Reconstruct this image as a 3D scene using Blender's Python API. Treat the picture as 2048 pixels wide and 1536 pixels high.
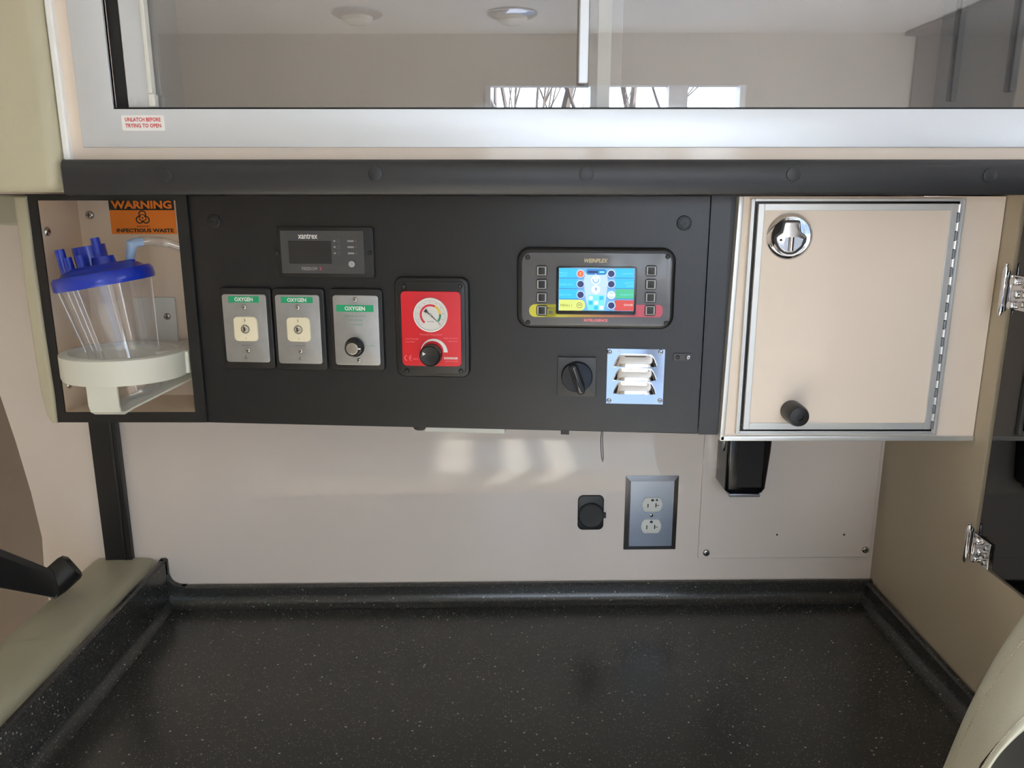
import bpy, math, random
from mathutils import Vector, Matrix
random.seed(7)
for o in list(bpy.data.objects): bpy.data.objects.remove(o, do_unlink=True)
scene = bpy.context.scene
COL = scene.collection
R = math.radians

# ------------------------------------------------------------------ camera
CAM = Vector((0.0, 0.0, 1.60)); F = 1600.0; TH = math.atan(380.0/1600.0)
cd = bpy.data.cameras.new('camera'); cam = bpy.data.objects.new('camera', cd); COL.objects.link(cam)
cam.location = CAM; cam.rotation_euler = (math.pi/2 - TH, 0, 0)
cd.sensor_fit = 'HORIZONTAL'; cd.sensor_width = 36.0; cd.lens = F/2048*36.0; cd.clip_start = 0.02
scene.camera = cam

# ------------------------------------------------------------------ world, sun, exposure
w = bpy.data.worlds.new('sky'); scene.world = w; w.use_nodes = True
nt = w.node_tree; bg = nt.nodes['Background']
tc = nt.nodes.new('ShaderNodeTexCoord'); sp = nt.nodes.new('ShaderNodeSeparateXYZ'); rp = nt.nodes.new('ShaderNodeValToRGB')
nt.links.new(tc.outputs['Generated'], sp.inputs[0]); nt.links.new(sp.outputs['Z'], rp.inputs[0])
e = rp.color_ramp.elements; e[0].position = 0.0; e[0].color = (0.42, 0.38, 0.34, 1); e[1].position = 0.02; e[1].color = (0.78, 0.89, 1.0, 1)
e2 = rp.color_ramp.elements.new(0.6); e2.color = (0.55, 0.75, 1.0, 1)
nt.links.new(rp.outputs[0], bg.inputs['Color']); bg.inputs['Strength'].default_value = 11.0
sl = bpy.data.lights.new('sun', 'SUN'); sl.energy = 120.0; sl.angle = R(1.0); sl.color = (1, 0.95, 0.86)
sun = bpy.data.objects.new('sun', sl); COL.objects.link(sun)
sun.rotation_euler = Vector((-1.0, -0.12, -0.62)).to_track_quat('-Z', 'Y').to_euler(); sun.location = (4, 0, 4)
scene.view_settings.view_transform = 'Standard'; scene.view_settings.look = 'None'
scene.view_settings.gamma = 1.0; scene.view_settings.use_curve_mapping = False
scene.view_settings.exposure = -0.08
scene.cycles.use_denoising = True
scene.cycles.max_bounces = 10; scene.cycles.diffuse_bounces = 6; scene.cycles.glossy_bounces = 6
scene.cycles.transparent_max_bounces = 12; scene.cycles.sample_clamp_indirect = 6.0
scene.cycles.caustics_reflective = True; scene.cycles.caustics_refractive = False

# ------------------------------------------------------------------ pixel -> place helpers (photo frame 2048x1536)
CT, ST = math.cos(TH), math.sin(TH)
def ray(px, py):
    a = (px-1024)/F; b = (768-py)/F
    return Vector((a, CT + b*ST, -ST + b*CT))
class Plane:
    """vertical plane given by depth Ya under pixel column pa and Yb under pb"""
    def __init__(s, pa, Ya, pb, Yb, py=768):
        A = ray(pa, py); A = CAM + A*(Ya/A.y); B = ray(pb, py); B = CAM + B*(Yb/B.y)
        s.p = Vector((A.x, A.y, 0)); d = Vector((B.x-A.x, B.y-A.y, 0)).normalized(); s.d = d
        s.n = Vector((d.y, -d.x, 0)); s.yaw = math.atan2(d.y, d.x)
    def pt(s, px, py, off=0.0):          # off>0 : towards the viewer
        r = ray(px, py); q = s.p + s.n*off
        t = (q-CAM).dot(s.n)/r.dot(s.n); return CAM + r*t
    def loc(s, o, px, py, off=0.0):      # local coordinates (x right, z up) about world point o
        v = s.pt(px, py, off) - o; return v.dot(s.d), v.z
def at_z(px, py, z):
    r = ray(px, py); return CAM + r*((z-CAM.z)/r.z)
def at_y(px, py, y):
    r = ray(px, py); return CAM + r*(y/r.y)

# ------------------------------------------------------------------ materials
def s2l(c):
    c = c/255.0
    return c/12.92 if c <= 0.04045 else ((c+0.055)/1.055)**2.4
def col(r, g, b): return (s2l(r), s2l(g), s2l(b), 1)
MATS = {}
def mat(name, rgb, rough=0.5, metal=0.0, spec=0.5, coat=0.0, emit=0.0, bump=None, vary=None, aniso=None):
    m = bpy.data.materials.new(name); m.use_nodes = True; n = m.node_tree; p = n.nodes['Principled BSDF']
    c = col(*rgb); p.inputs['Base Color'].default_value = c
    p.inputs['Roughness'].default_value = rough; p.inputs['Metallic'].default_value = metal
    p.inputs['Specular IOR Level'].default_value = spec; p.inputs['Coat Weight'].default_value = coat
    p.inputs['Coat Roughness'].default_value = 0.08
    if emit: p.inputs['Emission Color'].default_value = c; p.inputs['Emission Strength'].default_value = emit
    if bump or vary:
        t = n.nodes.new('ShaderNodeTexCoord')
    if bump:
        nz = n.nodes.new('ShaderNodeTexNoise'); nz.inputs['Scale'].default_value = bump[0]; nz.inputs['Detail'].default_value = 3
        b = n.nodes.new('ShaderNodeBump'); b.inputs['Strength'].default_value = bump[1]; b.inputs['Distance'].default_value = bump[2]
        src = t.outputs['Object']
        if aniso:
            mp = n.nodes.new('ShaderNodeMapping'); mp.inputs['Scale'].default_value = aniso
            n.links.new(src, mp.inputs[0]); src = mp.outputs[0]
        n.links.new(src, nz.inputs['Vector']); n.links.new(nz.outputs['Fac'], b.inputs['Height']); n.links.new(b.outputs[0], p.inputs['Normal'])
    if vary:
        nz = n.nodes.new('ShaderNodeTexNoise'); nz.inputs['Scale'].default_value = vary[0]; nz.inputs['Detail'].default_value = 5
        mr = n.nodes.new('ShaderNodeMapRange'); mr.inputs[1].default_value = 0.3; mr.inputs[2].default_value = 0.7
        mr.inputs[3].default_value = 1-vary[1]; mr.inputs[4].default_value = 1+vary[1]
        hs = n.nodes.new('ShaderNodeHueSaturation'); hs.inputs['Color'].default_value = c
        n.links.new(t.outputs['Object'], nz.inputs['Vector']); n.links.new(nz.outputs['Fac'], mr.inputs[0])
        n.links.new(mr.outputs[0], hs.inputs['Value']); n.links.new(hs.outputs[0], p.inputs['Base Color'])
    MATS[name] = m; return m
M_wall = mat('wall_laminate', (222, 210, 200), 0.035, spec=0.6, bump=(6, 0.02, 0.01))
M_cab = mat('cabinet_laminate', (227, 213, 199), 0.10, spec=0.4, bump=(9, 0.03, 0.01))
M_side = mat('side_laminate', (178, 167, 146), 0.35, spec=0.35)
M_niche = mat('niche_laminate', (222, 204, 182), 0.3)
M_black = mat('black_abs', (20, 20, 23), 0.3, spec=0.5, bump=(900, 0.25, 0.0006), vary=(25, 0.12))
M_blackd = mat('black_plastic', (20, 20, 21), 0.38, spec=0.45)
M_gloss = mat('black_gloss', (12, 12, 14), 0.14, spec=0.5)
M_rubber = mat('bar_rubber', (34, 34, 37), 0.36, spec=0.5, bump=(600, 0.15, 0.0006))
M_alu = mat('anodised_aluminium', (222, 226, 232), 0.38, metal=0.55)
M_aluw = mat('aluminium_trim', (214, 214, 212), 0.33, metal=0.6)
M_hinge = mat('hinge_grey', (120, 122, 126), 0.45, metal=0.5)
M_latch = mat('latch_steel', (196, 192, 192), 0.2, metal=1.0)
M_std = mat('standard_grey', (165, 165, 166), 0.5, metal=0.4)
M_steel = mat('brushed_steel', (178, 180, 182), 0.3, metal=0.85, vary=(40, 0.08), bump=(200, 0.05, 0.001), aniso=(1, 1, 30))
M_steelb = mat('brushed_steel_plate', (165, 170, 180), 0.27, metal=1.0, bump=(300, 0.08, 0.001), aniso=(30, 30, 1))
M_chrome = mat('chrome', (225, 225, 228), 0.07, metal=1.0)
M_screw = mat('screw_steel', (190, 188, 182), 0.2, metal=1.0)
M_white = mat('white_plastic', (214, 214, 206), 0.4)
M_cream = mat('cream_plastic', (226, 218, 190), 0.35)
M_ring = mat('bracket_plastic', (206, 206, 194), 0.42)
M_blue = mat('blue_lid', (8, 44, 165), 0.28, spec=0.5, coat=0.2)
M_bluel = mat('pale_blue', (150, 175, 205), 0.3)
M_green = mat('green_label', (0, 150, 100), 0.5)
M_greent = mat('green_print', (70, 140, 115), 0.5)
M_red = mat('red_label', (204, 20, 36), 0.4)
M_pink = mat('pink_print', (240, 130, 140), 0.5)
M_wht = mat('white_print', (235, 235, 232), 0.5)
M_grey = mat('grey_print', (90, 92, 94), 0.5)
M_greyl = mat('light_grey_print', (165, 165, 165), 0.5)
M_dark = mat('dark_print', (35, 35, 35), 0.5)
M_face = mat('charcoal_face', (66, 66, 68), 0.4, vary=(30, 0.04))
M_lcd = mat('lcd_dark', (40, 40, 42), 0.2)
M_orange = mat('orange_label', (244, 134, 28), 0.42)
M_vinyl = mat('olive_vinyl', (178, 172, 148), 0.42, spec=0.4, bump=(350, 0.2, 0.0008))
M_vinylt = mat('cushion_vinyl', (152, 149, 130), 0.4, spec=0.45, bump=(350, 0.2, 0.0008))
M_seat = mat('seat_vinyl', (196, 194, 176), 0.4, spec=0.45, bump=(350, 0.25, 0.0008))
M_bench = mat('bench_vinyl', (225, 222, 212), 0.5)
M_room = mat('room_laminate', (206, 202, 195), 0.4)
M_dkpanel = mat('dark_panel', (108, 108, 110), 0.5)  # for the added panels that darken the glass reflection
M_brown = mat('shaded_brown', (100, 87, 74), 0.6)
M_int = mat('cabinet_interior', (205, 206, 206), 0.5)
M_ceil = mat('ceiling_panel', (232, 230, 226), 0.5)
M_floor = mat('floor_vinyl', (120, 118, 112), 0.45, vary=(60, 0.1))
M_yellow = mat('yellow_band', (205, 200, 60), 0.4)
M_rose = mat('rose_band', (190, 80, 100), 0.4)
M_gold = mat('gold_print', (190, 176, 140), 0.4)
M_bark = mat('bark', (70, 66, 66), 0.9)
M_ground = mat('ground', (84, 90, 102), 0.9)
M_gdial = mat('dial_face', (214, 212, 208), 0.35)
M_needle = mat('needle_dark', (40, 40, 42), 0.4)
M_dred = mat('dial_red', (205, 40, 60), 0.45)
M_dyel = mat('dial_yellow', (225, 185, 60), 0.45)
M_dgrn = mat('dial_green', (40, 130, 95), 0.45)
def emi(name, rgb, s=1.1):
    m = mat(name, rgb, 0.3, emit=s); m.node_tree.nodes['Principled BSDF'].inputs['Base Color'].default_value = (0.01, 0.01, 0.01, 1); return m
E_bg = emi('screen_blue', (120, 190, 245)); E_cy = emi('screen_cyan', (40, 200, 252)); E_cyd = emi('screen_cyan_dark', (20, 130, 205))
E_cyl = emi('screen_cyan_light', (120, 235, 252)); E_navy = emi('screen_navy', (30, 40, 110)); E_pale = emi('screen_pale', (198, 228, 252))
E_wh = emi('screen_white', (240, 252, 255)); E_ye = emi('screen_yellow', (228, 240, 130)); E_gr = emi('screen_green', (70, 200, 150))
E_re = emi('screen_red', (218, 70, 62)); E_or = emi('screen_orange', (250, 105, 80)); E_mid = emi('screen_mid', (70, 110, 215)); E_olive = emi('screen_olive', (120, 120, 40))

def glassmat(name, tint, gl, grough=0.0, milky=0.0):
    m = bpy.data.materials.new(name); m.use_nodes = True; n = m.node_tree
    for x in list(n.nodes):
        if x.type != 'OUTPUT_MATERIAL': n.nodes.remove(x)
    out = [x for x in n.nodes if x.type == 'OUTPUT_MATERIAL'][0]
    tr = n.nodes.new('ShaderNodeBsdfTransparent'); tr.inputs[0].default_value = tint
    g = n.nodes.new('ShaderNodeBsdfGlossy'); g.inputs['Roughness'].default_value = grough; g.inputs[0].default_value = (1, 1, 1, 1)
    lw = n.nodes.new('ShaderNodeLayerWeight'); lw.inputs[0].default_value = 0.5
    fr = n.nodes.new('ShaderNodeMath'); fr.operation = 'POWER'; fr.inputs[1].default_value = 5.0; n.links.new(lw.outputs['Facing'], fr.inputs[0])
    ad = n.nodes.new('ShaderNodeMath'); ad.operation = 'MULTIPLY_ADD'; ad.inputs[1].default_value = 1.0; ad.inputs[2].default_value = gl + 0.04
    mx = n.nodes.new('ShaderNodeMixShader'); n.links.new(fr.outputs[0], ad.inputs[0]); n.links.new(ad.outputs[0], mx.inputs[0])
    n.links.new(tr.outputs[0], mx.inputs[1]); n.links.new(g.outputs[0], mx.inputs[2]); last = mx
    if milky:
        d = n.nodes.new('ShaderNodeBsdfDiffuse'); d.inputs[0].default_value = (0.75, 0.75, 0.75, 1)
        m2 = n.nodes.new('ShaderNodeMixShader'); m2.inputs[0].default_value = milky
        n.links.new(mx.outputs[0], m2.inputs[1]); n.links.new(d.outputs[0], m2.inputs[2]); last = m2
    n.links.new(last.outputs[0], out.inputs[0]); return m
M_pane = glassmat('tinted_acrylic', (0.94, 0.94, 0.945, 1), 0.11)
M_smoke = glassmat('smoked_acrylic', (0.05, 0.05, 0.055, 1), 0.03)
M_clear = glassmat('clear_plastic', (0.975, 0.975, 0.98, 1), 0.07, 0.05, 0.05)
M_tube = glassmat('clear_tube', (0.9, 0.85, 0.8, 1), 0.06, 0.1, 0.25)

def speckled():
    m = bpy.data.materials.new('solid_surface'); m.use_nodes = True; n = m.node_tree; p = n.nodes['Principled BSDF']
    p.inputs['Roughness'].default_value = 0.24; p.inputs['Specular IOR Level'].default_value = 0.5
    t = n.nodes.new('ShaderNodeTexCoord'); prev = None
    base = (0.029, 0.029, 0.0265, 1)
    for sc, th, keep, c in ((260, 0.26, 0.66, (0.10, 0.098, 0.088, 1)), (330, 0.30, 0.60, (0.055, 0.055, 0.05, 1)), (120, 0.17, 0.86, (0.24, 0.23, 0.20, 1))):
        v = n.nodes.new('ShaderNodeTexVoronoi'); v.inputs['Scale'].default_value = sc; n.links.new(t.outputs['Object'], v.inputs['Vector'])
        a = n.nodes.new('ShaderNodeMath'); a.operation = 'LESS_THAN'; a.inputs[1].default_value = th; n.links.new(v.outputs['Distance'], a.inputs[0])
        s = n.nodes.new('ShaderNodeSeparateColor'); n.links.new(v.outputs['Color'], s.inputs[0])
        b = n.nodes.new('ShaderNodeMath'); b.operation = 'GREATER_THAN'; b.inputs[1].default_value = keep; n.links.new(s.outputs[0], b.inputs[0])
        k = n.nodes.new('ShaderNodeMath'); k.operation = 'MULTIPLY'; n.links.new(a.outputs[0], k.inputs[0]); n.links.new(b.outputs[0], k.inputs[1])
        x = n.nodes.new('ShaderNodeMixRGB'); n.links.new(k.outputs[0], x.inputs[0]); x.inputs[2].default_value = c
        if prev: n.links.new(prev, x.inputs[1])
        else: x.inputs[1].default_value = base
        prev = x.outputs[0]
    n.links.new(prev, p.inputs['Base Color']); return m
M_counter = speckled()

# ------------------------------------------------------------------ mesh builder
FONTCACHE = {}
def text_geo(s, bold=0.0):
    k = (s, bold)
    if k in FONTCACHE: return FONTCACHE[k]
    cu = bpy.data.curves.new('t', 'FONT'); cu.body = s; cu.size = 1.0; cu.align_x = 'CENTER'; cu.align_y = 'CENTER'; cu.offset = bold; cu.resolution_u = 2
    cu.extrude = 0.0
    o = bpy.data.objects.new('t', cu); COL.objects.link(o); bpy.context.view_layer.update()
    me = bpy.data.meshes.new_from_object(o.evaluated_get(bpy.context.evaluated_depsgraph_get()))
    V = [v.co.copy() for v in me.vertices]; Fc = [list(p.vertices) for p in me.polygons]
    bpy.data.objects.remove(o); bpy.data.curves.remove(cu); bpy.data.meshes.remove(me)
    if V:
        x0 = min(v.x for v in V); x1 = max(v.x for v in V); y0 = min(v.y for v in V); y1 = max(v.y for v in V)
    else: x0 = y0 = 0; x1 = y1 = 1
    FONTCACHE[k] = (V, Fc, x0, x1, y0, y1); return FONTCACHE[k]

class MB:
    def __init__(s): s.v = []; s.f = []; s.fm = []; s.mats = []
    def mi(s, m):
        if m not in s.mats: s.mats.append(m)
        return s.mats.index(m)
    def add(s, vs, fs, m, X=None):
        b = len(s.v)
        for v in vs:
            v = Vector(v)
            if X is not None: v = X @ v
            s.v.append(v)
        i = s.mi(m)
        for f in fs: s.f.append([b+k for k in f]); s.fm.append(i)
        return s
    def box(s, x0, x1, y0, y1, z0, z1, m, X=None):
        vs = [(x0,y0,z0),(x1,y0,z0),(x1,y1,z0),(x0,y1,z0),(x0,y0,z1),(x1,y0,z1),(x1,y1,z1),(x0,y1,z1)]
        return s.add(vs, [(0,3,2,1),(4,5,6,7),(0,1,5,4),(1,2,6,5),(2,3,7,6),(3,0,4,7)], m, X)
    def prism(s, pts, y0, y1, m, bev=0.0, X=None, back=True):
        """outline pts (x,z) counter-clockwise seen from -y; front at y0 chamfered by bev"""
        n = len(pts); vs = []; fs = []
        def inset(d):
            out = []
            for i in range(n):
                a = Vector(pts[i-1]); b = Vector(pts[i]); c = Vector(pts[(i+1) % n])
                e1 = (b-a); e2 = (c-b)
                e1 = e1.normalized() if e1.length > 1e-9 else e2.normalized(); e2 = e2.normalized() if e2.length > 1e-9 else e1
                n1 = Vector((-e1.y, e1.x)); n2 = Vector((-e2.y, e2.x)); h = (n1+n2)
                h = h.normalized() if h.length > 1e-6 else n1
                k = max(0.4, h.dot(n1)); out.append(b + h*(d/k))
            return out
        rings = []
        if bev > 0:
            for k in range(4):
                a = k/3*math.pi/2; rings.append((inset(bev*(1-math.sin(a))), y0+bev*(1-math.cos(a))))
        else: rings.append(([Vector(p) for p in pts], y0))
        rings.append(([Vector(p) for p in pts], y1))
        for r, y in rings: vs += [(p.x, y, p.y) for p in r]
        fs.append(list(range(n)))
        for k in range(len(rings)-1):
            for i in range(n):
                j = (i+1) % n; fs.append((k*n+i, (k+1)*n+i, (k+1)*n+j, k*n+j))
        if back: fs.append([(len(rings)-1)*n+i for i in reversed(range(n))])
        return s.add(vs, fs, m, X)
    def rr(s, cx, cz, w, h, r, y0, y1, m, bev=0.0, X=None, seg=6):
        return s.prism(rrpts(cx, cz, w, h, r, seg), y0, y1, m, bev, X)
    def disc(s, cx, cz, r, y0, y1, m, bev=0.0, seg=28, X=None):
        return s.prism([(cx+r*math.cos(2*math.pi*i/seg), cz+r*math.sin(2*math.pi*i/seg)) for i in range(seg)], y0, y1, m, bev, X)
    def arc(s, cx, cz, r0, r1, a0, a1, y0, y1, m, seg=20, r0b=None, r1b=None):
        """flat annular sector, angles in degrees, radii may taper"""
        P = []; Q = []
        for i in range(seg+1):
            u = i/seg; a = R(a0+(a1-a0)*u); ra = r0+((r0b if r0b is not None else r0)-r0)*u; rb = r1+((r1b if r1b is not None else r1)-r1)*u
            P.append((cx+ra*math.cos(a), cz+ra*math.sin(a))); Q.append((cx+rb*math.cos(a), cz+rb*math.sin(a)))
        for i in range(seg):
            q = [P[i], Q[i], Q[i+1], P[i+1]]
            if a1 < a0: q.reverse()
            s.prism(q, y0, y1, m)
        return s
    def lathe(s, prof, m, X=None, seg=40, caps=True):
        """prof list of (r, h) ; axis +z local"""
        vs = []; fs = []; n = len(prof)
        for r, h in prof:
            for i in range(seg):
                a = 2*math.pi*i/seg; vs.append((r*math.cos(a), r*math.sin(a), h))
        for k in range(n-1):
            for i in range(seg):
                j = (i+1) % seg; fs.append((k*seg+i, k*seg+j, (k+1)*seg+j, (k+1)*seg+i))
        if caps:
            if prof[0][0] > 1e-6: fs.append(list(reversed(range(seg))))
            if prof[-1][0] > 1e-6: fs.append([(n-1)*seg+i for i in range(seg)])
        return s.add(vs, fs, m, X)
    def tube(s, pts, r, m, seg=10, rr=None, closed=False):
        P = [Vector(p) for p in pts]; n = len(P); vs = []; fs = []; up = None
        for i in range(n):
            a = P[i-1] if (i > 0 or closed) else P[i]; b = P[(i+1) % n] if (i < n-1 or closed) else P[i]
            t = (b-a).normalized()
            if up is None:
                up = Vector((0, 0, 1)) if abs(t.z) < 0.9 else Vector((1, 0, 0))
            x = t.cross(up).normalized(); y = x.cross(t).normalized(); up = y
            ra = rr[i] if rr else r
            for k in range(seg):
                an = 2*math.pi*k/seg; vs.append(P[i] + x*math.cos(an)*ra + y*math.sin(an)*ra)
        for i in range(n if closed else n-1):
            for k in range(seg):
                l = (k+1) % seg; ii = (i+1) % n; fs.append((i*seg+k, i*seg+l, ii*seg+l, ii*seg+k))
        if not closed:
            fs.append([k for k in reversed(range(seg))]); fs.append([(n-1)*seg+k for k in range(seg)])
        return s.add(vs, fs, m)
    def text(s, st, cx, cz, h, y, m, w=None, bold=0.02, slant=0.0, align='C', asp=None, rot=0):
        """lettering h tall (cap height), lying on plane y facing -y; w = total width"""
        V, Fc, x0, x1, y0, y1 = text_geo(st, bold)
        k = h/(y1-y0); kx = (w/(x1-x0)) if w else k*(asp or 1.0); W = (x1-x0)*kx
        ox = cx - (x0+x1)/2*kx if align == 'C' else (cx - x0*kx if align == 'L' else cx - x1*kx)
        vs = []
        for v in V:
            zz = (v.y-(y0+y1)/2)*k; xx = v.x*kx + ox + slant*zz
            if rot:
                a = R(rot); dx, dz = xx-cx, zz; xx = cx+dx*math.cos(a)-dz*math.sin(a); zz = dx*math.sin(a)+dz*math.cos(a)
            vs.append((xx, y, cz+zz))
        return s.add(vs, Fc, m)
    def build(s, name, parent=None, loc=None, rot=None, sharp=32, bevel=0.0, label=None, sub=0):
        me = bpy.data.meshes.new(name); me.from_pydata([tuple(v) for v in s.v], [], s.f)
        for m in s.mats: me.materials.append(m)
        me.polygons.foreach_set('material_index', s.fm); me.polygons.foreach_set('use_smooth', [True]*len(s.f))
        me.update(); me.set_sharp_from_angle(angle=R(sharp))
        o = bpy.data.objects.new(name, me); COL.objects.link(o)
        if parent is not None: o.parent = parent
        if loc is not None: o.location = loc
        if rot is not None: o.rotation_euler = rot
        if bevel:
            b = o.modifiers.new('bevel', 'BEVEL'); b.width = bevel; b.segments = 3; b.limit_method = 'ANGLE'; b.angle_limit = R(40); b.harden_normals = False
        if label: o['label'] = label
        return o
def rrpts(cx, cz, w, h, r, seg=6):
    r = max(1e-5, min(r, w/2-1e-6, h/2-1e-6)); P = []
    for (sx, sz, a0) in ((1,1,0),(-1,1,90),(-1,-1,180),(1,-1,270)):
        for i in range(seg+1):
            a = R(a0+90*i/seg); P.append((cx+sx*(w/2-r)+r*math.cos(a), cz+sz*(h/2-r)+r*math.sin(a)))
    return P
def thing(name, label, cat, loc=(0,0,0), rz=0.0, group=None):
    o = bpy.data.objects.new(name, None); COL.objects.link(o); o.location = loc; o.rotation_euler = (0, 0, rz); o.empty_display_size = 0.05
    o['label'] = label; o['category'] = cat
    if group: o['group'] = group
    return o
def tag(o, label, cat, group=None, kind=None):
    o['label'] = label; o['category'] = cat
    if group: o['group'] = group
    if kind: o['kind'] = kind
    return o
def struct(o, label=None):
    o['kind'] = 'structure'
    if label: o['label'] = label
    return o
def screw(mb_name, parent, x, z, y, r=0.0035, m=None, slot=0.3):
    mb = MB(); m = m or M_screw
    mb.disc(x, z, r, y-r*0.55, y+0.001, m, bev=r*0.45, seg=18)
    mb.box(x-r*0.55, x+r*0.55, y-r*0.6, y-r*0.5, z-r*0.09, z+r*0.09, M_dark, None)
    mb.box(x-r*0.09, x+r*0.09, y-r*0.6, y-r*0.5, z-r*0.55, z+r*0.55, M_dark, None)
    return mb.build(mb_name, parent)

# ------------------------------------------------------------------ planes of the place
PW = Plane(345, 1.290, 1740, 1.312, py=1160)       # back wall
PP = Plane(414, 1.130, 1405, 1.072, py=850)        # control panel face
PC = Plane(1440, 1.062, 1930, 1.062, py=875)       # small cabinet face
YU = 1.0                                           # upper cabinet face depth
PU = Plane(100, YU, 1900, YU)
YN = 1.125                                         # niche frame depth
PN = Plane(60, YN, 400, YN)
ZS = 0.9325; ZC = 0.898; XR = 0.640

# ------------------------------------------------------------------ the room
def wall_poly(name, pts, y0, y1, m): return struct(MB().prism(pts, y0, y1, m).build(name))
# back wall: local x along PW.d, origin at PW.p ; left boundary follows the curve seen at lower left
pw0 = PW.p.copy()
def wl(px, py): return PW.loc(Vector((pw0.x, pw0.y, 0)), px, py)
edge = [wl(88, 1135), wl(84, 1075), wl(62, 985), wl(32, 885), wl(0, 790), wl(-60, 600)]
xr_, _ = PW.loc(Vector((pw0.x, pw0.y, 0)), 1755, 1000)
xr_ += 0.02
pts = [(edge[0][0], 0.0), (xr_, 0.0), (xr_, 2.17), (edge[-1][0]-0.02, 2.17)] + [e_ for e_ in reversed(edge)]
ob = MB().prism(pts, 0.0, 0.03, M_wall).build('wall_back', loc=(pw0.x, pw0.y, 0), rot=(0, 0, PW.yaw)); struct(ob)
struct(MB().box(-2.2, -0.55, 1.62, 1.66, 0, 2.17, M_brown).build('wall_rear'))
struct(MB().box(-2.25, 1.9, -1.2, 1.7, -0.04, 0.0, M_floor).build('floor'))
struct(MB().box(-2.25, 1.9, -1.2, 1.7, 2.17, 2.21, M_ceil).build('ceiling'))
struct(MB().box(-2.26, -2.2, -1.2, 1.7, 0, 2.17, M_cab).build('wall_left'))
# wall behind the camera with the side doorway
mb = MB(); DX0, DX1, DZ1 = -0.10, 0.86, 1.99
mb.box(-2.25, DX0, -1.16, -1.10, 0, 2.17, M_room); mb.box(DX1, 1.9, -1.16, -1.10, 0, 2.17, M_room); mb.box(DX0, DX1, -1.16, -1.10, DZ1, 2.17, M_room); mb.box(DX0, DX1, -1.16, -1.10, 0, .55, M_room)
struct(mb.build('wall_front'))
mb = MB(); mb.box(DX0, DX0+0.02, -1.15, -1.09, 0.55, DZ1, M_alu); mb.box(DX1-0.02, DX1, -1.15, -1.09, 0.55, DZ1, M_alu)
mb.box(0.29, 0.36, -1.15, -1.10, 0.55, DZ1, M_alu); mb.box(0.58, 0.65, -1.15, -1.10, 0.55, DZ1, M_alu); mb.box(DX0, DX1, -1.15, -1.09, 0.53, 0.56, M_alu)
struct(mb.build('window_1'))
# far right end wall with a rear opening and added slits that shape the sun
mb = MB(); SY0, SY1 = -0.86, -0.36
mb.box(1.85, 1.9, -1.15, SY0, 0, 2.17, M_cab); mb.box(1.85, 1.9, SY1, -0.30, 0, 2.17, M_cab); mb.box(1.85, 1.9, 0.42, 1.7, 0, 2.17, M_cab)
mb.box(1.85, 1.9, -0.30, 0.42, 1.95, 2.17, M_cab); mb.box(1.85, 1.9, -0.30, 0.42, 0.0, 0.3, M_cab)
zz = [0.0] + [0.46+0.62*(1.85-x_) for x_ in (0.34, 0.23, 0.14, 0.03, -0.11, -0.26)] + [2.17]
for i in range(0, 8, 2): mb.box(1.85, 1.853, SY0, SY1, zz[i], zz[i+1], M_cab)  # gaps between these added strips cut the sun into patches on the bench
struct(mb.build('wall_end'))
# right partition beside the worktop (opening above z 1.107 ahead of Y 1.03)
mb = MB()
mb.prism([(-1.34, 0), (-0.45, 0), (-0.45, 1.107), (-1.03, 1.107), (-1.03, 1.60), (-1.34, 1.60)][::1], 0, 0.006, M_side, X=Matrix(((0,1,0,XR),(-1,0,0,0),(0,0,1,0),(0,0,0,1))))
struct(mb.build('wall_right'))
struct(MB().box(1.47, 1.85, -1.10, -1.085, 0, 2.165, M_dkpanel).build('dark_panel_wall'))  # added dark panel, darkens the right end of the glass reflection
struct(MB().box(1.42, 1.85, -1.08, 1.0, 2.155, 2.168, M_dkpanel).build('dark_panel_ceiling'))  # added overhead panel, carries the dark reflection on to the ceiling
# portal for the doorway
pl_ = bpy.data.lights.new('window_portal', 'AREA'); pl_.shape = 'RECTANGLE'; pl_.size = DX1-DX0; pl_.size_y = DZ1-.55
pl_.cycles.is_portal = True
po = bpy.data.objects.new('window_portal', pl_); COL.objects.link(po); po.location = ((DX0+DX1)/2, -1.17, (DZ1+.55)/2); po.rotation_euler = (-math.pi/2, 0, math.pi)
po.rotation_euler = Vector((0, 1, 0)).to_track_quat('-Z', 'Y').to_euler()
# outside
struct(MB().box(-14, 14, -22, 6, -0.5, -0.45, M_ground).build('ground'))
tag(MB().box(6.0, 6.4, -20, -2.6, -0.5, 5.5, mat('shade_wall', (150, 150, 150), 0.8)).build('shade_wall'), 'plain grey garage wall added outside to shade the ground by the window', 'blocker')  # added outside, unseen, only to keep the sun off the ground

# bench behind the camera
b = thing('bench_seat', 'long cream vinyl bench seat under the side window behind the camera', 'bench', (-0.4, -0.85, 0))
MB().box(-1.2, 1.35, -0.22, 0.2, 0.0, 0.38, M_cab).build('base', b, bevel=0.005)
MB().box(-1.2, 1.35, -0.22, 0.24, 0.382, 0.46, M_bench).build('cushion', b, bevel=0.02)

# ceiling dome lights
def dome(x, y, label):
    t = thing('dome_light', label, 'ceiling light', (x, y, 2.168), 0, 'round ceiling lights')
    X = Matrix.Rotation(math.pi, 4, 'X')
    MB().lathe([(0.0, 0.0), (0.082, 0.0), (0.082, 0.004), (0.068, 0.012), (0.052, 0.014)], M_chrome, X).build('rim', t)
    MB().lathe([(0.052, 0.012), (0.046, 0.024), (0.028, 0.034), (0.0, 0.037)], mat('lamp_lens', (225, 222, 214), 0.2), X).build('lens', t)
dome(0.0, -0.75, 'round ceiling light reflected in the middle of the left glass pane')
dome(-0.5, -0.75, 'round ceiling light reflected left of the other one in the glass')

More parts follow.
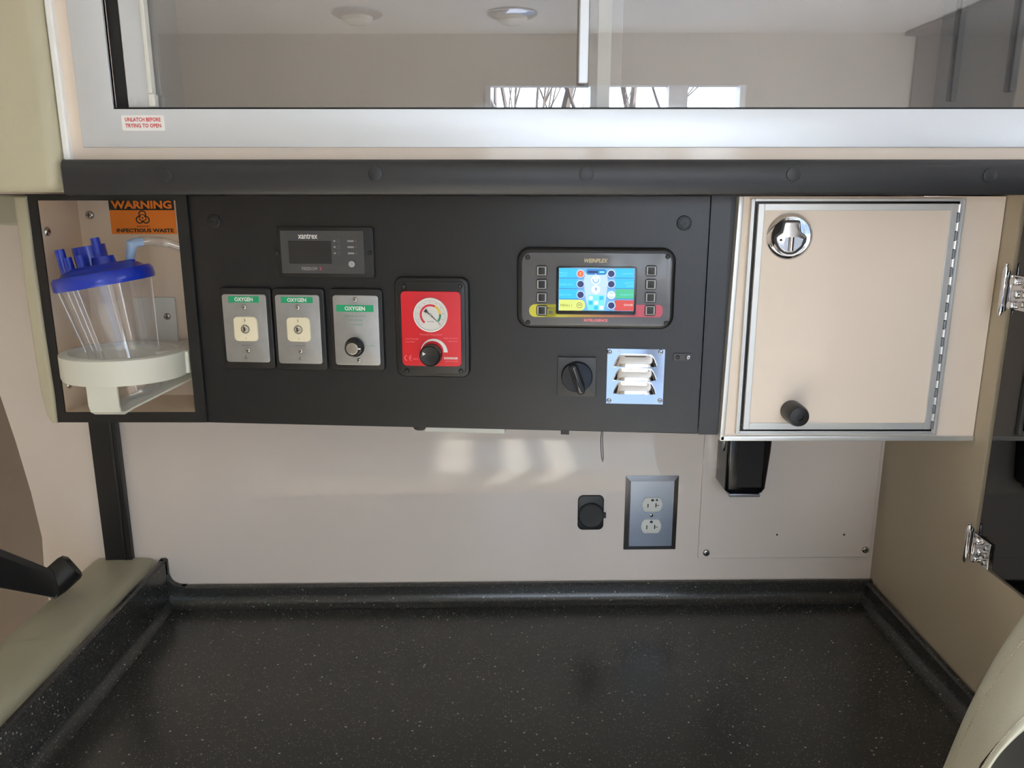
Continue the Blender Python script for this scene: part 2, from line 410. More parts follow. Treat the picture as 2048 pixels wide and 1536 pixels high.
# bare trees outside the side window
def tree(x, y, h, lab):
    mb = MB(); rnd = random.Random(int(x*100)+5)
    def br(p, d, L, r, k):
        P = [p]; q = p
        for i in range(4):
            d = (d + Vector((rnd.uniform(-.14,.14), rnd.uniform(-.14,.14), rnd.uniform(-.05,.12)))).normalized(); q = q + d*L/4; P.append(q)
        mb.tube(P, r, M_bark, seg=6, rr=[r*(1-0.16*i) for i in range(5)])
        if k > 0:
            for i in range(4):
                a = P[rnd.randint(1, 4)]; dd = (d + Vector((rnd.uniform(-.9,.9), rnd.uniform(-.5,.5), rnd.uniform(-.1,.5)))).normalized()
                br(a, dd, L*rnd.uniform(.5,.75), r*0.45, k-1)
    br(Vector((x, y, -0.46)), Vector((0, 0, 1)), h, 0.11, 3)
    tag(mb.build('bare_tree'), lab, 'tree', 'bare trees outside the side window')
tree(0.3, -7.0, 3.6, 'bare tree seen through the left side of the window')
tree(1.7, -10.5, 4.2, 'bare tree near the middle of the window view')
tree(3.4, -7.0, 4.0, 'bare tree toward the right of the window view')
tree(6.0, -12.5, 4.6, 'bare tree at the far right of the window view')

# ------------------------------------------------------------------ worktop (one moulded sheet with coved upstands)
mb = MB(); XL0, XL1 = -0.613, -0.601; YB = 1.283; Rc = 0.018
def cove(n=6):  # concave fillet profile from upstand face to deck: (distance, height)
    return [(Rc*(1-math.cos(R(90)*(1-i/n))) if False else Rc - Rc*math.cos(R(90)*i/n), Rc - Rc*math.sin(R(90)*i/n)) for i in range(n+1)]
def yface(x):  # back wall depth at x
    return PW.p.y + (x-PW.p.x)*PW.d.y/PW.d.x
mb.box(XL0, XR-0.0, 0.78, 1.315, ZC-0.03, ZC, M_counter)
def upstand_x(x0, x1, ya, yb, ztop):      # back upstand between wall depths
    prof = [(0.0, ZC-0.002), (0.0, ztop-0.003)] + [(-0.003, ztop), (-0.009, ztop), (-0.012, ztop-0.003)] + [(-0.012-a, ZC+h) for a, h in cove()]
    prof += [(-0.012-Rc, ZC-0.002)]
    n = len(prof); vs = [(x0, ya+p, z) for p, z in prof] + [(x1, yb+p, z) for p, z in prof]
    mb.add(vs, [[i, i+n, (i+1) % n + n, (i+1) % n][::-1] for i in range(n)] + [list(range(n))[::-1], [i+n for i in range(n)]], M_counter)
upstand_x(XL0, XR, yface(XL0)-0.001, yface(XR)-0.001, ZS)
def upstand_y(xw, sgn, ya, yb, ztop, th=0.012):      # side upstands; sgn=+1 deck lies to +x
    prof = [(0.0, ZC-0.002), (0.0, ztop-0.003), (0.003, ztop), (th-0.003, ztop), (th, ztop-0.003)] + [(th+a, ZC+h) for a, h in cove()] + [(th+Rc, ZC-0.002)]
    n = len(prof); vs = [(xw+sgn*p, ya, z) for p, z in prof] + [(xw+sgn*p, yb, z) for p, z in prof]
    fs = [[i, i+n, (i+1) % n + n, (i+1) % n] for i in range(n)] + [list(range(n))[::-1], [i+n for i in range(n)]]
    if sgn < 0: fs = [f[::-1] for f in fs]
    mb.add(vs, fs, M_counter)
upstand_y(XL0, +1, 0.78, 1.282, 0.982)
upstand_y(XR-0.0005, -1, 0.78, 1.305, ZS-0.002)
# swept corner piece where the tall left upstand runs down to the low back one
c0 = XL1; yb_ = yface(XL1)-0.001
cp = [(XL0+0.001, ZS-0.01), (c0+0.03, ZS-0.01), (c0+0.03, ZS)] + [(c0+0.022-0.022*math.sin(R(90)*i/6), ZS+0.022-0.022*math.cos(R(90)*i/6)) for i in range(0, 7)] + [(c0, 0.979), (c0-0.003, 0.982), (XL0+0.001, 0.982)]
mb.prism(cp, yb_-0.012, yb_, M_counter)
wt = mb.build('worktop'); tag(wt, 'speckled charcoal solid surface worktop with coved upstands on three sides', 'worktop')
# base cabinet below (out of view)
tag(MB().box(XL0, XR-0.002, 0.80, 1.28, 0.0, ZC-0.031, M_cab).build('base_cabinet'), 'cream base cabinet underneath the speckled worktop', 'cabinet')

# ------------------------------------------------------------------ left bolster
t = thing('bolster_cap', 'long olive grey vinyl bolster cap left of the worktop', 'bolster', (-0.675, 0.9, 0))
mb = MB()
P = []
for i in range(13):
    u = i/12; a = math.pi*u; P.append((-0.0615*math.cos(a), 0.958 + 0.022*min(1, math.sin(a)*1.5)**0.8 + 0.004*math.sin(a)))
pts = [(x, z) for x, z in reversed(P)] + [(-0.0615, 0.90), (0.0605, 0.90)]
pts = [(-0.0615, 0.90), (0.0605, 0.90)] + [(x, z) for x, z in reversed(P)]
mb.prism(pts, -0.45, 0.385, M_vinylt, bev=0.006); mb.build('pad', t, sharp=50)
MB().box(-0.058, 0.057, -0.44, 0.38, 0.0, 0.90, M_side).build('base', t)

# black grab handle at far left
t = thing('grab_handle', 'black rounded grab handle behind the left bolster', 'handle', tuple(at_y(130, 1150, 1.12)))
q = t.location.copy()
def lv(px, py, y): return at_y(px, py, y)-q
MB().tube([lv(92, 1178, 1.12), lv(110, 1162, 1.135), lv(138, 1137, 1.15), lv(145, 1131, 1.153), lv(149, 1128, 1.155)], 0.024, M_blackd, seg=24, rr=[0.021, 0.0235, 0.0235, 0.0215, 0.015]).build('grip', t)
mb = MB(); a1 = lv(-60, 1088, 1.0); a2 = lv(95, 1150, 1.09); b1 = lv(-60, 1170, 1.0); b2 = lv(110, 1200, 1.09)
mb.add([a1, a2, b2, b1, a1+Vector((0, .02, 0)), a2+Vector((0, .02, 0)), b2+Vector((0, .02, 0)), b1+Vector((0, .02, 0))],
       [(0,3,2,1), (4,5,6,7), (0,1,5,4), (1,2,6,5), (2,3,7,6), (3,0,4,7)], M_blackd); mb.build('arm', t, bevel=0.006)
# lower dark side cover behind it
lowp = [at_y(x_, y_, 1.45) for x_, y_ in ((-120, 1190), (40, 1185), (95, 1215), (60, 1300), (-120, 1420))]

# black channel running down the wall
a = PW.pt(212, 848); d_ = PW.pt(247, 1122)
pch = PW.pt(228, 985); wch = (PW.pt(257, 985)-PW.pt(203, 985)).length
t = tag(MB().box(-wch/2, wch/2, -0.012, 0.0, 0.975-pch.z, 1.285-pch.z, M_blackd).box(wch/2-0.012, wch/2-0.008, -0.0135, -0.011, 0.975-pch.z, 1.285-pch.z, M_black)
        .build('cable_channel', loc=pch, rot=(0, 0, PW.yaw), bevel=0.0015), 'black upright cable channel on the wall below the canister niche', 'cable channel')

# ------------------------------------------------------------------ console: niche housing
def nl(px, py): v = PN.pt(px, py); return v.x, v.z
ZB = 1.6 - 0.2888*1.125
xo0 = nl(85, 620)[0]; xi0 = nl(97, 620)[0]; xi1 = nl(371, 620)[0]; xo1 = nl(393, 620)[0]
xo0 = nl(85, 620)[0]; xi0 = nl(102.5, 620)[0]
zi1 = nl(200, 401)[1]; zi0 = nl(250, 825)[1]
t = thing('canister_niche', 'recessed cream niche with black frame at the left end of the console', 'niche', (0, YN, 0))
NB = 0.105
mb = MB(); mb.box(xo0, xi0, 0, 0.003, ZB, 1.60, M_blackd); mb.box(xi1, xo1, 0, 0.003, ZB, 1.60, M_blackd); mb.box(xi0, xi1, 0, 0.003, ZB, zi0, M_blackd); mb.box(xi0, xi1, 0, 0.003, zi1, 1.60, M_blackd)
mb.build('frame', t)
mb = MB(); mb.box(xi0-0.006, xi0, 0.003, NB, zi0-0.004, zi1+0.004, M_niche); mb.box(xi1, xi1+0.006, 0.003, NB, zi0-0.004, zi1+0.004, M_niche)
mb.box(xi0-0.006, xi1+0.006, NB, NB+0.006, zi0-0.004, zi1+0.004, M_niche); mb.box(xi0, xi1, 0.003, NB, zi0-0.006, zi0, M_niche); mb.box(xi0, xi1, 0.003, NB, zi1, zi1+0.006, M_niche)
mb.build('lining', t)
mb = MB(); mb.box(xo0+0.003, xo1-0.001, NB+0.007, 0.158, ZB+0.003, 1.60, M_blackd); mb.build('housing', t)
def nscrew(px, py, wallx=False):
    if not wallx:
        v = at_y(px, py, YN+NB); screw('screw', t, v.x, v.z, NB, 0.0065)
    else:
        r_ = ray(px, py); k = xi0/r_.x; v = CAM+r_*k
        s_ = MB(); s_.disc(0, 0, 0.0065, -0.004, 0.001, M_screw, bev=0.003, seg=18); s_.disc(0, 0, 0.002, -0.0045, -0.0035, M_dark, seg=8)
        s_.build('screw', t, loc=(xi0, v.y-YN, v.z), rot=(0, 0, R(90)))
nscrew(180, 430); nscrew(93, 463, True); nscrew(137, 768, True)
# warning placard on the niche's back
v0 = at_y(217, 399, YN+NB); v1 = at_y(354, 468, YN+NB); W = v1.x-v0.x; H = v0.z-v1.z; c = (v0+v1)/2
t2 = thing('warning_placard', 'orange and black infectious waste warning placard inside the niche', 'warning sign', (c.x, YN+NB-0.0005, c.z))
mb = MB(); mb.box(-W/2, W/2, -0.0008, 0, -H/2, H/2, M_orange); mb.box(-W/2, W/2, -0.0011, -0.0007, H/2-H*0.305, H/2, M_blackd); mb.build('plate', t2)
mb = MB(); mb.text('WARNING', 0, H/2-H*0.15, H*0.235, -0.0013, M_orange, w=W*0.93, bold=0.04)
mb.build('lettering', t2); mb = MB()
mb.text('INFECTIOUS WASTE', 0.002, -H/2+H*0.105, H*0.115, -0.0011, M_dark, w=W*0.88, bold=0.04)
mb.text('BIOHAZARD', 0.0, -H/2+H*0.225, H*0.035, -0.0011, M_dark, w=W*0.2, bold=0.02); mb.build('lettering', t2)
mb = MB(); bc = -H*0.03; rr_ = H*0.112
for k in range(3):
    a = R(90+120*k); cx, cz = rr_*0.95*math.cos(a), bc+rr_*0.95*math.sin(a)
    mb.arc(cx, cz, rr_*0.72, rr_*1.02, math.degrees(a)-140, math.degrees(a)+140, -0.0012, -0.0009, M_dark, 18)
mb.arc(0, bc, rr_*0.75, rr_*0.95, 0, 360, -0.0012, -0.0009, M_dark, 24); mb.disc(0, bc, rr_*0.22, -0.0012, -0.0009, M_dark, seg=12)
mb.build('symbol', t2)

# olive edge trim beside the niche
t3 = [(28, 392), (54, 392), (70, 520), (90, 660), (110, 790), (116, 846), (106, 846), (95, 830), (84, 790), (68, 690), (50, 560), (38, 470)]
mb = MB(); mb.prism([nl(x_, y_) for x_, y_ in reversed(t3)], -0.004, 0.15, M_vinyl, bev=0.004)
o = mb.build('edge_trim', loc=(0, YN, 0), sharp=50); tag(o, 'tapering olive vinyl edge trim along the left side of the niche', 'trim')
mb = MB(); x0, z0 = nl(-40, 452); x1, z1 = nl(32, 385); mb.box(x0, x1, 0.02, 0.16, z0, 1.6, M_vinylt)
tag(mb.build('corner_pad', loc=(0, YN, 0), bevel=0.004), 'small olive vinyl corner pad under the large upper padded panel', 'pad')

# ------------------------------------------------------------------ control panel
pz = 1.2735; o0 = PP.pt(910, 620); P0 = Vector((o0.x, o0.y, 0))
def pl(px, py, off=0.0): return PP.loc(P0, px, py, off)
xa = pl(393, 622)[0]; xb = pl(1409, 630)[0]
t = thing('control_panel', 'wide matt black control panel holding the gauges and switches', 'control panel', P0, PP.yaw)
MB().box(xa, xb, 0.0, 0.008, pz, 1.598, M_black).build('face', t, bevel=0.001)
MB().box(xa+0.004, xb-0.004, 0.008, 0.15, pz+0.004, 1.598, M_blackd).build('housing', t)
xs1 = pl(1449, 630)[0]
MB().box(xb+0.001, xs1, 0.001, 0.15, pz-0.001, 1.598, M_black).build('side_strip', t)
fb = pl(1438, 868); ft = pl(1477, 392)
MB().prism([(xs1, pz), (fb[0], pz), (ft[0], 1.598), (xs1, 1.598)], .002, .06, M_blackd).build('gap_filler', t)
for px, py in ((1368, 446), (428, 443)):
    x, z = pl(px, py); mb = MB(); mb.disc(x, z, 0.0098, -0.002, 0.001, M_blackd, bev=0.001, seg=28); mb.arc(x, z, 0.0035, 0.0055, -120, 200, -0.003, -0.002, M_black, 16); mb.build('bolt_cap', t)

def dev(name, label, cat, cx, cy, group=None, P=PP, off=0.0):
    o = P.pt(cx, cy, off); return thing(name, label, cat, o, P.yaw, group), (lambda px, py, of=0.0: P.loc(o, px, py, of+off)), (lambda n_, py=cy: (P.pt(cx+n_/2, py, off)-P.pt(cx-n_/2, py, off)).length)
def hgt(P, px, y0, y1): return P.pt(px, y0).z - P.pt(px, y1).z
def rect(L, x0, y0, x1, y1):
    a = L(x0, (y0+y1)/2); b_ = L(x1, (y0+y1)/2); c1 = L((x0+x1)/2, y0); c2 = L((x0+x1)/2, y1)
    return ((a[0]+b_[0])/2, (c1[1]+c2[1])/2, b_[0]-a[0], c1[1]-c2[1])

# inverter remote
t, L, S = dev('inverter_remote', 'charcoal power display with a blank screen, above the oxygen outlets', 'power display', 652, 504)
x, z, w_, h_ = rect(L, 557, 453, 750, 554)
MB().rr(x, z, w_, h_, 0.004, -0.007, 0.0, M_blackd, bev=0.0015).build('housing', t)
x, z, w_, h_ = rect(L, 566.5, 461, 731, 546)
mb = MB(); mb.rr(x, z, w_, h_, 0.001, -0.0085, -0.006, M_face); fx, fz, fw, fh = x, z, w_, h_
def fp(u, v): return fx-fw/2+fw*u, fz+fh/2-fh*v      # fraction in faceplate
def pf(px, py): return L(px, py)
x, z = fp(.335, .13); mb.text('xantrex', x, z, fh*.115, -0.0087, M_wht, w=fw*.235, bold=0.015)
x, z = fp(.335, .885); mb.text('FREEDOM', x, z, fh*.075, -0.0087, M_greyl, w=fw*.185, bold=0.0)
x, z = fp(.47, .885); mb.text('X', x, z, fh*.075, -0.0087, M_rose, w=fw*.03, bold=0.04)
for i, v in enumerate((.235, .375, .52)):
    x, z = fp(.652, v); mb.disc(x, z, fh*.022, -0.0089, -0.0084, M_greyl, seg=12)
    x, z = fp(.70, v); mb.rr(x, z, fw*.03, fh*.075, .0004, -0.0087, -0.0084, M_grey); mb.rr(x, z, fw*.02, fh*.045, .0004, -0.0088, -0.0084, M_face)
    x, z = fp(.845, v); 
    for k in range(4): mb.rr(x+(k-1.5)*fw*.019, z, fw*.015, fh*.04, .0003, -0.0088, -0.0084, M_greyl)
    x, z = fp(.905, v); mb.rr(x, z, fw*(.03, .02, .03)[i], fh*.03, .0003, -0.0088, -0.0084, M_grey)
mb.build('faceplate', t)
x0, z0 = fp(.095, .235); x1, z1 = fp(.61, .77); MB().rr((x0+x1)/2, (z0+z1)/2, x1-x0, z0-z1, .001, -0.0091, -0.008, M_lcd).build('screen', t)
x, z = fp(.85, .77); mb = MB(); mb.disc(x, z, fh*.075, -0.0105, -0.008, M_greyl, bev=.0006); mb.arc(x, z, fh*.03, fh*.038, 120, 420, -0.0107, -0.0104, M_grey, 14); mb.box(x-.0002, x+.0002, -.0107, -.0104, z, z+fh*.04, M_grey); mb.build('power_button', t)
for px in (558.5, 742.5):
    x, z = L(px, 505); screw('screw', t, x, z, -0.007, 0.0032, M_blackd)

# oxygen outlets
def outlet(cx, cy, px0, py0, px1, py1, label, lab, sock, scr, txt, logo, smudge=False):
    t, L, S = dev('oxygen_outlet', label, 'oxygen outlet', cx, cy, 'steel oxygen wall outlets')
    x, z, w_, h_ = rect(L, px0, py0, px1, py1)
    bx, bz, bw, bh = rect(L, px0-7, py0-13, px1+9, py1+14)
    MB().rr(bx, bz, bw, bh, .006, -.008, 0, M_blackd, bev=.002).build('back_box', t)
    mb = MB(); mb.rr(x, z, w_, h_, .004, -.0102, -.007, M_steel, bev=.0006)
    a = rect(L, *lab); mb.rr(a[0], a[1], a[2], a[3], .0005, -.0105, -.0101, M_green); mb.text('OXYGEN', a[0], a[1], a[3]*.66, -.0108, M_wht, w=a[2]*.6, bold=.035)
    tx, tz = L(*txt); mb.text('OHIO MEDICAL', tx, tz, .0012, -.0104, M_grey, w=w_*.24, bold=.01)
    tx, tz = L(*logo); mb.text('A', tx-.001, tz, .0058, -.0104, M_grey, bold=.0, asp=.7); mb.text('4', tx-.006, tz, .0035, -.0104, M_greyl, bold=0); mb.text('MEDICAL', tx+.0068, tz-.0018, .0012, -.0104, M_greyl, w=.009, bold=0)
    mb.build('faceplate', t)
    sx, sz, sw, sh = rect(L, *sock)
    s_ = MB(); s_.rr(sx, sz, sw, sh, .006, -.0128, -.0095, M_cream, bev=.001, seg=5)
    s_.box(sx-.0004, sx+.0004, -.0131, -.0127, sz+sh*.30, sz+sh*.42, M_grey); s_.box(sx-.0004, sx+.0004, -.0131, -.0127, sz-sh*.42, sz-sh*.34, M_greyl)
    so = s_.build('socket', t)
    X = Matrix.Translation((sx, -.0127, sz)) @ Matrix.Rotation(R(90), 4, 'X')
    q_ = MB(); q_.lathe([(.0062, 0), (.0062, .0012), (.0045, .0012), (.0042, -.001), (0.0, -.001)], M_screw, X, seg=20, caps=False); q_.disc(sx+.0012, sz, .0022, -.0135, -.011, M_chrome, bev=.0005, seg=12); q_.box(sx-.003, sx-.0005, -.0136, -.0125, sz-.003, sz+.003, M_dark); q_.build('port', so)
    for px, py in scr:
        x, z = L(px, py); screw('screw', t, x, z, -.0102, .0036)
outlet(497.5, 654, 454.5, 587, 541, 721.5, 'steel oxygen outlet with cream socket, leftmost on the black panel', (463, 590.5, 523.5, 603), (475, 631, 521.5, 679.5), ((494, 612), (502, 697.5)), (500, 688), (499, 712))
outlet(602, 656, 559, 588, 646, 724.5, 'steel oxygen outlet with cream socket, directly right of the leftmost one', (567, 592, 630, 604), (580, 632, 626, 680.5), ((600, 613), (606, 699)), (606, 689), (606, 714))
# oxygen flow selector
t, L, S = dev('oxygen_selector', 'scuffed steel oxygen plate with a round silver and black knob', 'oxygen control', 717, 657)
x, z, w_, h_ = rect(L, 672.5, 589, 762, 727.5)
bx, bz, bw, bh = rect(L, 664, 576, 770, 739)
MB().rr(bx, bz, bw, bh, .006, -.008, 0, M_blackd, bev=.002).build('back_box', t)
mb = MB(); mb.rr(x, z, w_, h_, .004, -.0102, -.007, M_steel, bev=.0006)
a = rect(L, 677, 608, 750.5, 621.5); mb.rr(a[0], a[1], a[2], a[3], .0005, -.0105, -.0101, M_green); mb.text('OXYGEN', a[0], a[1], a[3]*.62, -.0108, M_wht, w=a[2]*.55, bold=.035)
for st, px, py, wd in (('DRAW & SHUT', 714, 630, 42), ('OFF VALVE', 715, 638, 28), ('VOLUME', 718, 647, 24), ('ON', 747, 689, 11)):
    tx, tz = L(px, py); mb.text(st, tx, tz, .0022, -.0104, M_greent, w=wd/1600*1.12, bold=0)
tx, tz = L(681, 686.5); mb.text('OFF', tx, tz, .002, -.0104, M_greyl, w=.008, bold=0)
mb.build('faceplate', t)
kx, kz = L(714, 691); X = Matrix.Translation((kx, -.0102, kz)) @ Matrix.Rotation(R(90), 4, 'X')
k = MB().lathe([(.0138, 0), (.0138, .003), (.0115, .005), (.011, .014), (.0105, .015), (0, .015)], M_blackd, X).build('knob', t)
mb = MB(); mb.disc(kx, kz, .0085, -.0262, -.024, M_screw, bev=.0006, seg=32); mb.box(kx+.0085, kx+.0118, -.0255, -.0245, kz-.0009, kz+.0009, M_wht); mb.build('cap', k)
for px, py in ((714, 597), (722, 718)):
    x, z = L(px, py); screw('screw', t, x, z, -.0102, .0034)

# vacuum regulator
t, L, S = dev('vacuum_regulator', 'red vacuum regulator with round gauge and black knob in a black surround', 'vacuum regulator', 866.5, 652.5)
x, z, w_, h_ = rect(L, 793, 553, 941, 752)
MB().rr(x, z, w_, h_, .012, -.009, 0, M_blackd, bev=.003, seg=8).build('surround', t)
x, z, w2, h2 = rect(L, 800, 561, 933, 745); MB().rr(x, z, w2, h2, .009, -.0105, -.008, M_black, bev=.001, seg=8).build('inner_frame', t)
for px, py in ((811, 571), (922, 571), (817, 739), (924, 739)):
    x, z = L(px, py); screw('screw', t, x, z, -.0105, .0034, M_blackd)
x, z, w_, h_ = rect(L, 807, 581, 924.5, 728.5)
mb = MB(); mb.rr(x, z, w_, h_, .006, -.0122, -.010, M_red, bev=.0004)
yT = -.0125
for st, px, py, wd, hh, al in (('Vacuum Regulator', 865, 666.5, 46, .0032, 'C'), ('Low Vacuum', 815, 674, 26, .0024, 'L'), ('Low Flow', 815, 680, 19, .0024, 'L'), ('High Vacuum', 918, 674, 28, .0024, 'R'), ('High Flow', 918, 680, 20, .0024, 'R'),
        ('0413', 830, 714.5, 10, .0028, 'L')):
    tx, tz = L(px, py); mb.text(st, tx, tz, hh, yT, M_pink, w=wd/1600*1.1, bold=.0, align=al)
tx, tz = L(905, 713); mb.text('BOEHRINGER', tx, tz, .0032, yT, M_wht, w=28/1600*1.1, bold=.03)
tx, tz = L(905.5, 719); mb.text('LABORATORIES', tx, tz, .002, yT, M_pink, w=28/1600*1.1, bold=.0)
tx, tz = L(818.5, 712.5); mb.arc(tx, tz, .0032, .0041, 100, 260, yT, yT+.0004, M_pink, 12)
tx, tz = L(827.5, 712.5); mb.arc(tx, tz, .0032, .0041, 100, 260, yT, yT+.0004, M_pink, 12); mb.box(tx-.0035, tx-.0005, yT, yT+.0004, tz-.0004, tz+.0004, M_pink)
ax, az = L(870.5, 701); px1 = 1.1/1600
mb.arc(ax, az, 25.5*px1, 26.5*px1, 170, 0, yT, yT+.0004, M_wht, 30, r0b=20*px1, r1b=28.5*px1)
mb.build('faceplate', t)
gx, gz = L(864.5, 627); X = Matrix.Translation((gx, -.0118, gz)) @ Matrix.Rotation(R(90), 4, 'X')
g = MB().lathe([(.0238, 0), (.0238, .003), (.0232, .0042), (.0218, .0042), (.0214, .002), (0, .002)], M_wht, X).build('gauge', t)
mb = MB(); yd = -.0143; mb.disc(gx, gz, .0214, yd, yd+.001, M_gdial, seg=40)
mb.arc(gx, gz, .0120, .0148, 232, 62, yd-.0003, yd, M_dred, 26); mb.arc(gx, gz, .0120, .0148, 62, 5, yd-.0003, yd, M_dyel, 10); mb.arc(gx, gz, .0120, .0148, 5, -38, yd-.0003, yd, M_dgrn, 10)
for i in range(11):
    a = R(228-27.6*i); mb.text(str(i*10), gx+.0178*math.cos(a), gz+.0178*math.sin(a), .0014, yd-.0003, M_grey, bold=0)
for i in range(41):
    a = R(228-6.9*i); c_, s_ = math.cos(a), math.sin(a); r0, r1 = (.0196, .0208); n_ = .00012
    mb.add([(gx+r0*c_+n_*s_, yd-.0002, gz+r0*s_-n_*c_), (gx+r1*c_+n_*s_, yd-.0002, gz+r1*s_-n_*c_), (gx+r1*c_-n_*s_, yd-.0002, gz+r1*s_+n_*c_), (gx+r0*c_-n_*s_, yd-.0002, gz+r0*s_+n_*c_)], [(0,1,2,3)], M_grey)
mb.text('mmHg', gx, gz-.0092, .0018, yd-.0003, M_grey, w=.0085, bold=.02); mb.build('dial', g)
mb = MB(); a = R(-42); dx, dz = math.cos(a), math.sin(a); nx, nz_ = -dz, dx
def qd(s0, w0, s1, w1): mb.add([(gx+dx*s0+nx*w0, yd-.0012, gz+dz*s0+nz_*w0), (gx+dx*s0-nx*w0, yd-.0012, gz+dz*s0-nz_*w0), (gx+dx*s1-nx*w1, yd-.0012, gz+dz*s1-nz_*w1), (gx+dx*s1+nx*w1, yd-.0012, gz+dz*s1+nz_*w1)], [(0,1,2,3)], M_needle)
qd(0, .0007, .0185, .0002); qd(-.006, .0008, 0, .0007); qd(-.010, .0028, -.006, .0014); mb.disc(gx, gz, .0016, yd-.0018, yd, M_greyl, seg=14); mb.build('needle', g)
kx, kz = L(866.5, 705); X = Matrix.Translation((kx, -.0118, kz)) @ Matrix.Rotation(R(90), 4, 'X')
k = MB().lathe([(.0152, 0), (.0152, .010), (.0145, .014), (.0128, .0158), (.009, .0152), (0, .0148)], M_blackd, X).build('knob', t)
mb = MB(); mb.add([(kx-.0098, -.0281, kz+.0058), (kx-.0098, -.0281, kz+.0008), (kx-.0052, -.0281, kz+.0033)], [(0,1,2)], M_wht); mb.build('pointer', k)

# display controller
t, L, S = dev('display_controller', 'black controller with a bright colour screen and eight square buttons', 'touch display', 1192, 574.5)
x, z, w_, h_ = rect(L, 1035, 494, 1348, 655)
MB().rr(x, z, w_, h_, .018, -.014, 0, M_blackd, bev=.005, seg=8).build('housing', t)
x, z, w_, h_ = rect(L, 1045, 504, 1340, 648)
M_bez = mat('bezel_charcoal', (84, 84, 88), 0.3, spec=0.5, coat=0.3)
mb = MB(); mb.rr(x, z, w_, h_, .013, -.0155, -.013, M_bez, bev=.0008, seg=8); yF = -.0158
a = rect(L, 1059.5, 605.5, 1116, 630.5); mb.rr(a[0], a[1], a[2], a[3], a[3]*.48, yF, -.0153, M_yellow)
a = rect(L, 1090, 605.5, 1116, 630.5); mb.box(a[0]-a[2]/2, a[0]+a[2]/2, yF, -.0153, a[1]-a[3]/2, a[1]+a[3]/2, M_yellow)
a = rect(L, 1262, 606.5, 1323, 631); mb.rr(a[0], a[1], a[2], a[3], a[3]*.35, yF, -.0153, M_rose)
# thin strip blending from yellow to rose below the screen
for i in range(18):
    u = i/17; c_ = tuple(int((1-u)*p_+u*q_) for p_, q_ in zip((205, 200, 60), (190, 80, 100)))
    m_ = mat('band_blend', c_, .4); a = rect(L, 1110+i*9.0, 624, 1110+(i+1)*9.0, 630.7); mb.box(a[0]-a[2]/2, a[0]+a[2]/2, yF, -.0153, a[1]-a[3]/2, a[1]+a[3]/2, m_)
tx, tz = L(1191, 519.5); mb.text('WEINPLEX', tx, tz, .0054, yF, M_gold, w=46/1600*1.1, bold=.04, slant=.25)
tx, tz = L(1191, 637); mb.text('INTELLIGENCE', tx, tz, .0038, yF, M_pink, w=46/1600*1.1, bold=.05)
tx, tz = L(1102, 613); mb.text('MENU', tx, tz, .0024, yF-.0002, M_grey, w=12/1600*1.1, bold=.01); tx, tz = L(1102, 621); mb.rr(tx, tz, .005, .0045, .0008, yF-.0002, yF, M_olive if False else M_grey)
mb.build('bezel', t)
for px, py in ((1057, 513), (1333, 511.5), (1057.5, 641), (1330, 643)):
    x, z = L(px, py); screw('screw', t, x, z, -.0155, .0032, M_blackd)
for side in (0, 1):
    for i, py in enumerate((539.5, 566, 592, 617.5)):
        px = 1084.5 if side == 0 else 1300.5-i*.8
        x, z = L(px, py); s_ = .0145
        mb = MB(); mb.rr(x, z, s_, s_, .003, -.0172, -.0150, M_blackd, bev=.0006, seg=4); bo = mb.build('button', t)
        mb = MB(); q_ = .0105; tw = .0009
        for (ax_, az_, aw, ah) in ((0, q_/2, q_, tw), (0, -q_/2, q_, tw), (q_/2, 0, tw, q_), (-q_/2, 0, tw, q_)): mb.rr(x+ax_, z+az_, aw+tw, ah+(tw if ah > tw else 0), .0003, -.0176, -.0170, M_greyl)
        mb.build('outline', bo)
x, z, w_, h_ = rect(L, 1113, 531, 1271, 626)
sb = MB().rr(x, z, w_, h_, .003, -.0172, -.015, M_gloss, bev=.0006).build('screen_frame', t)
mb = MB(); yS = -.0174
def srect(x0, y0, x1, y1, m, lay=1, r=.0003):
    a = rect(L, x0, y0, x1, y1); mb.rr(a[0], a[1], a[2], a[3], r, yS-lay*.00012, yS, m, seg=3 if r < .001 else 6)
def scirc(px, py, r, m, lay=2): x, z = L(px, py); mb.disc(x, z, r*px1, yS-lay*.00012, yS, m, seg=20)
srect(1118, 534, 1266.5, 618, E_bg, 0)
for y0 in (534.5, 555, 575.5): srect(1118.5, y0, 1154, y0+19, E_cy); srect(1230, y0, 1266, y0+19, E_cy if y0 < 570 else E_gr)
for y0 in (553, 573.5, 594): srect(1118.5, y0, 1156, y0+1.4, E_cyd, 2); srect(1228, y0, 1266, y0+1.4, E_cyd, 2)
srect(1228, 597, 1266, 618, E_re); srect(1118.5, 596, 1170, 617.5, E_ye, 2, .0065); srect(1118.5, 596, 1140, 617.5, E_ye, 2)
# body of the vehicle drawing
def spoly(pp, m, lay): mb.prism([L(*p_) for p_ in reversed(pp)], yS-lay*.00012, yS, m)
spoly([(1171, 541), (1212, 541), (1215, 560), (1212, 588), (1207, 617), (1176, 617), (1170, 588), (1167, 560)], E_pale, 1)
srect(1172, 536, 1212, 547, E_cyd, 2, .003); srect(1176, 539.5, 1195, 543.5, E_navy, 3); srect(1198, 540, 1208, 543.5, E_cyl, 3)
scirc(1191, 557, 9, E_wh, 3); scirc(1191, 576, 8.5, E_wh, 3)
x, z = L(1191, 557); mb.arc(x, z, 4.5*px1, 6.5*px1, 160, 380, yS-.0006, yS, E_bg, 10); spoly([(1189.6, 545), (1192.4, 545), (1191.6, 560), (1190.4, 560)], E_pale, 5)
x, z = L(1191, 575); mb.text('4', x, z, .005, yS-.0006, E_cyd, bold=0)
srect(1175, 587, 1208, 617, E_cyl, 2); 
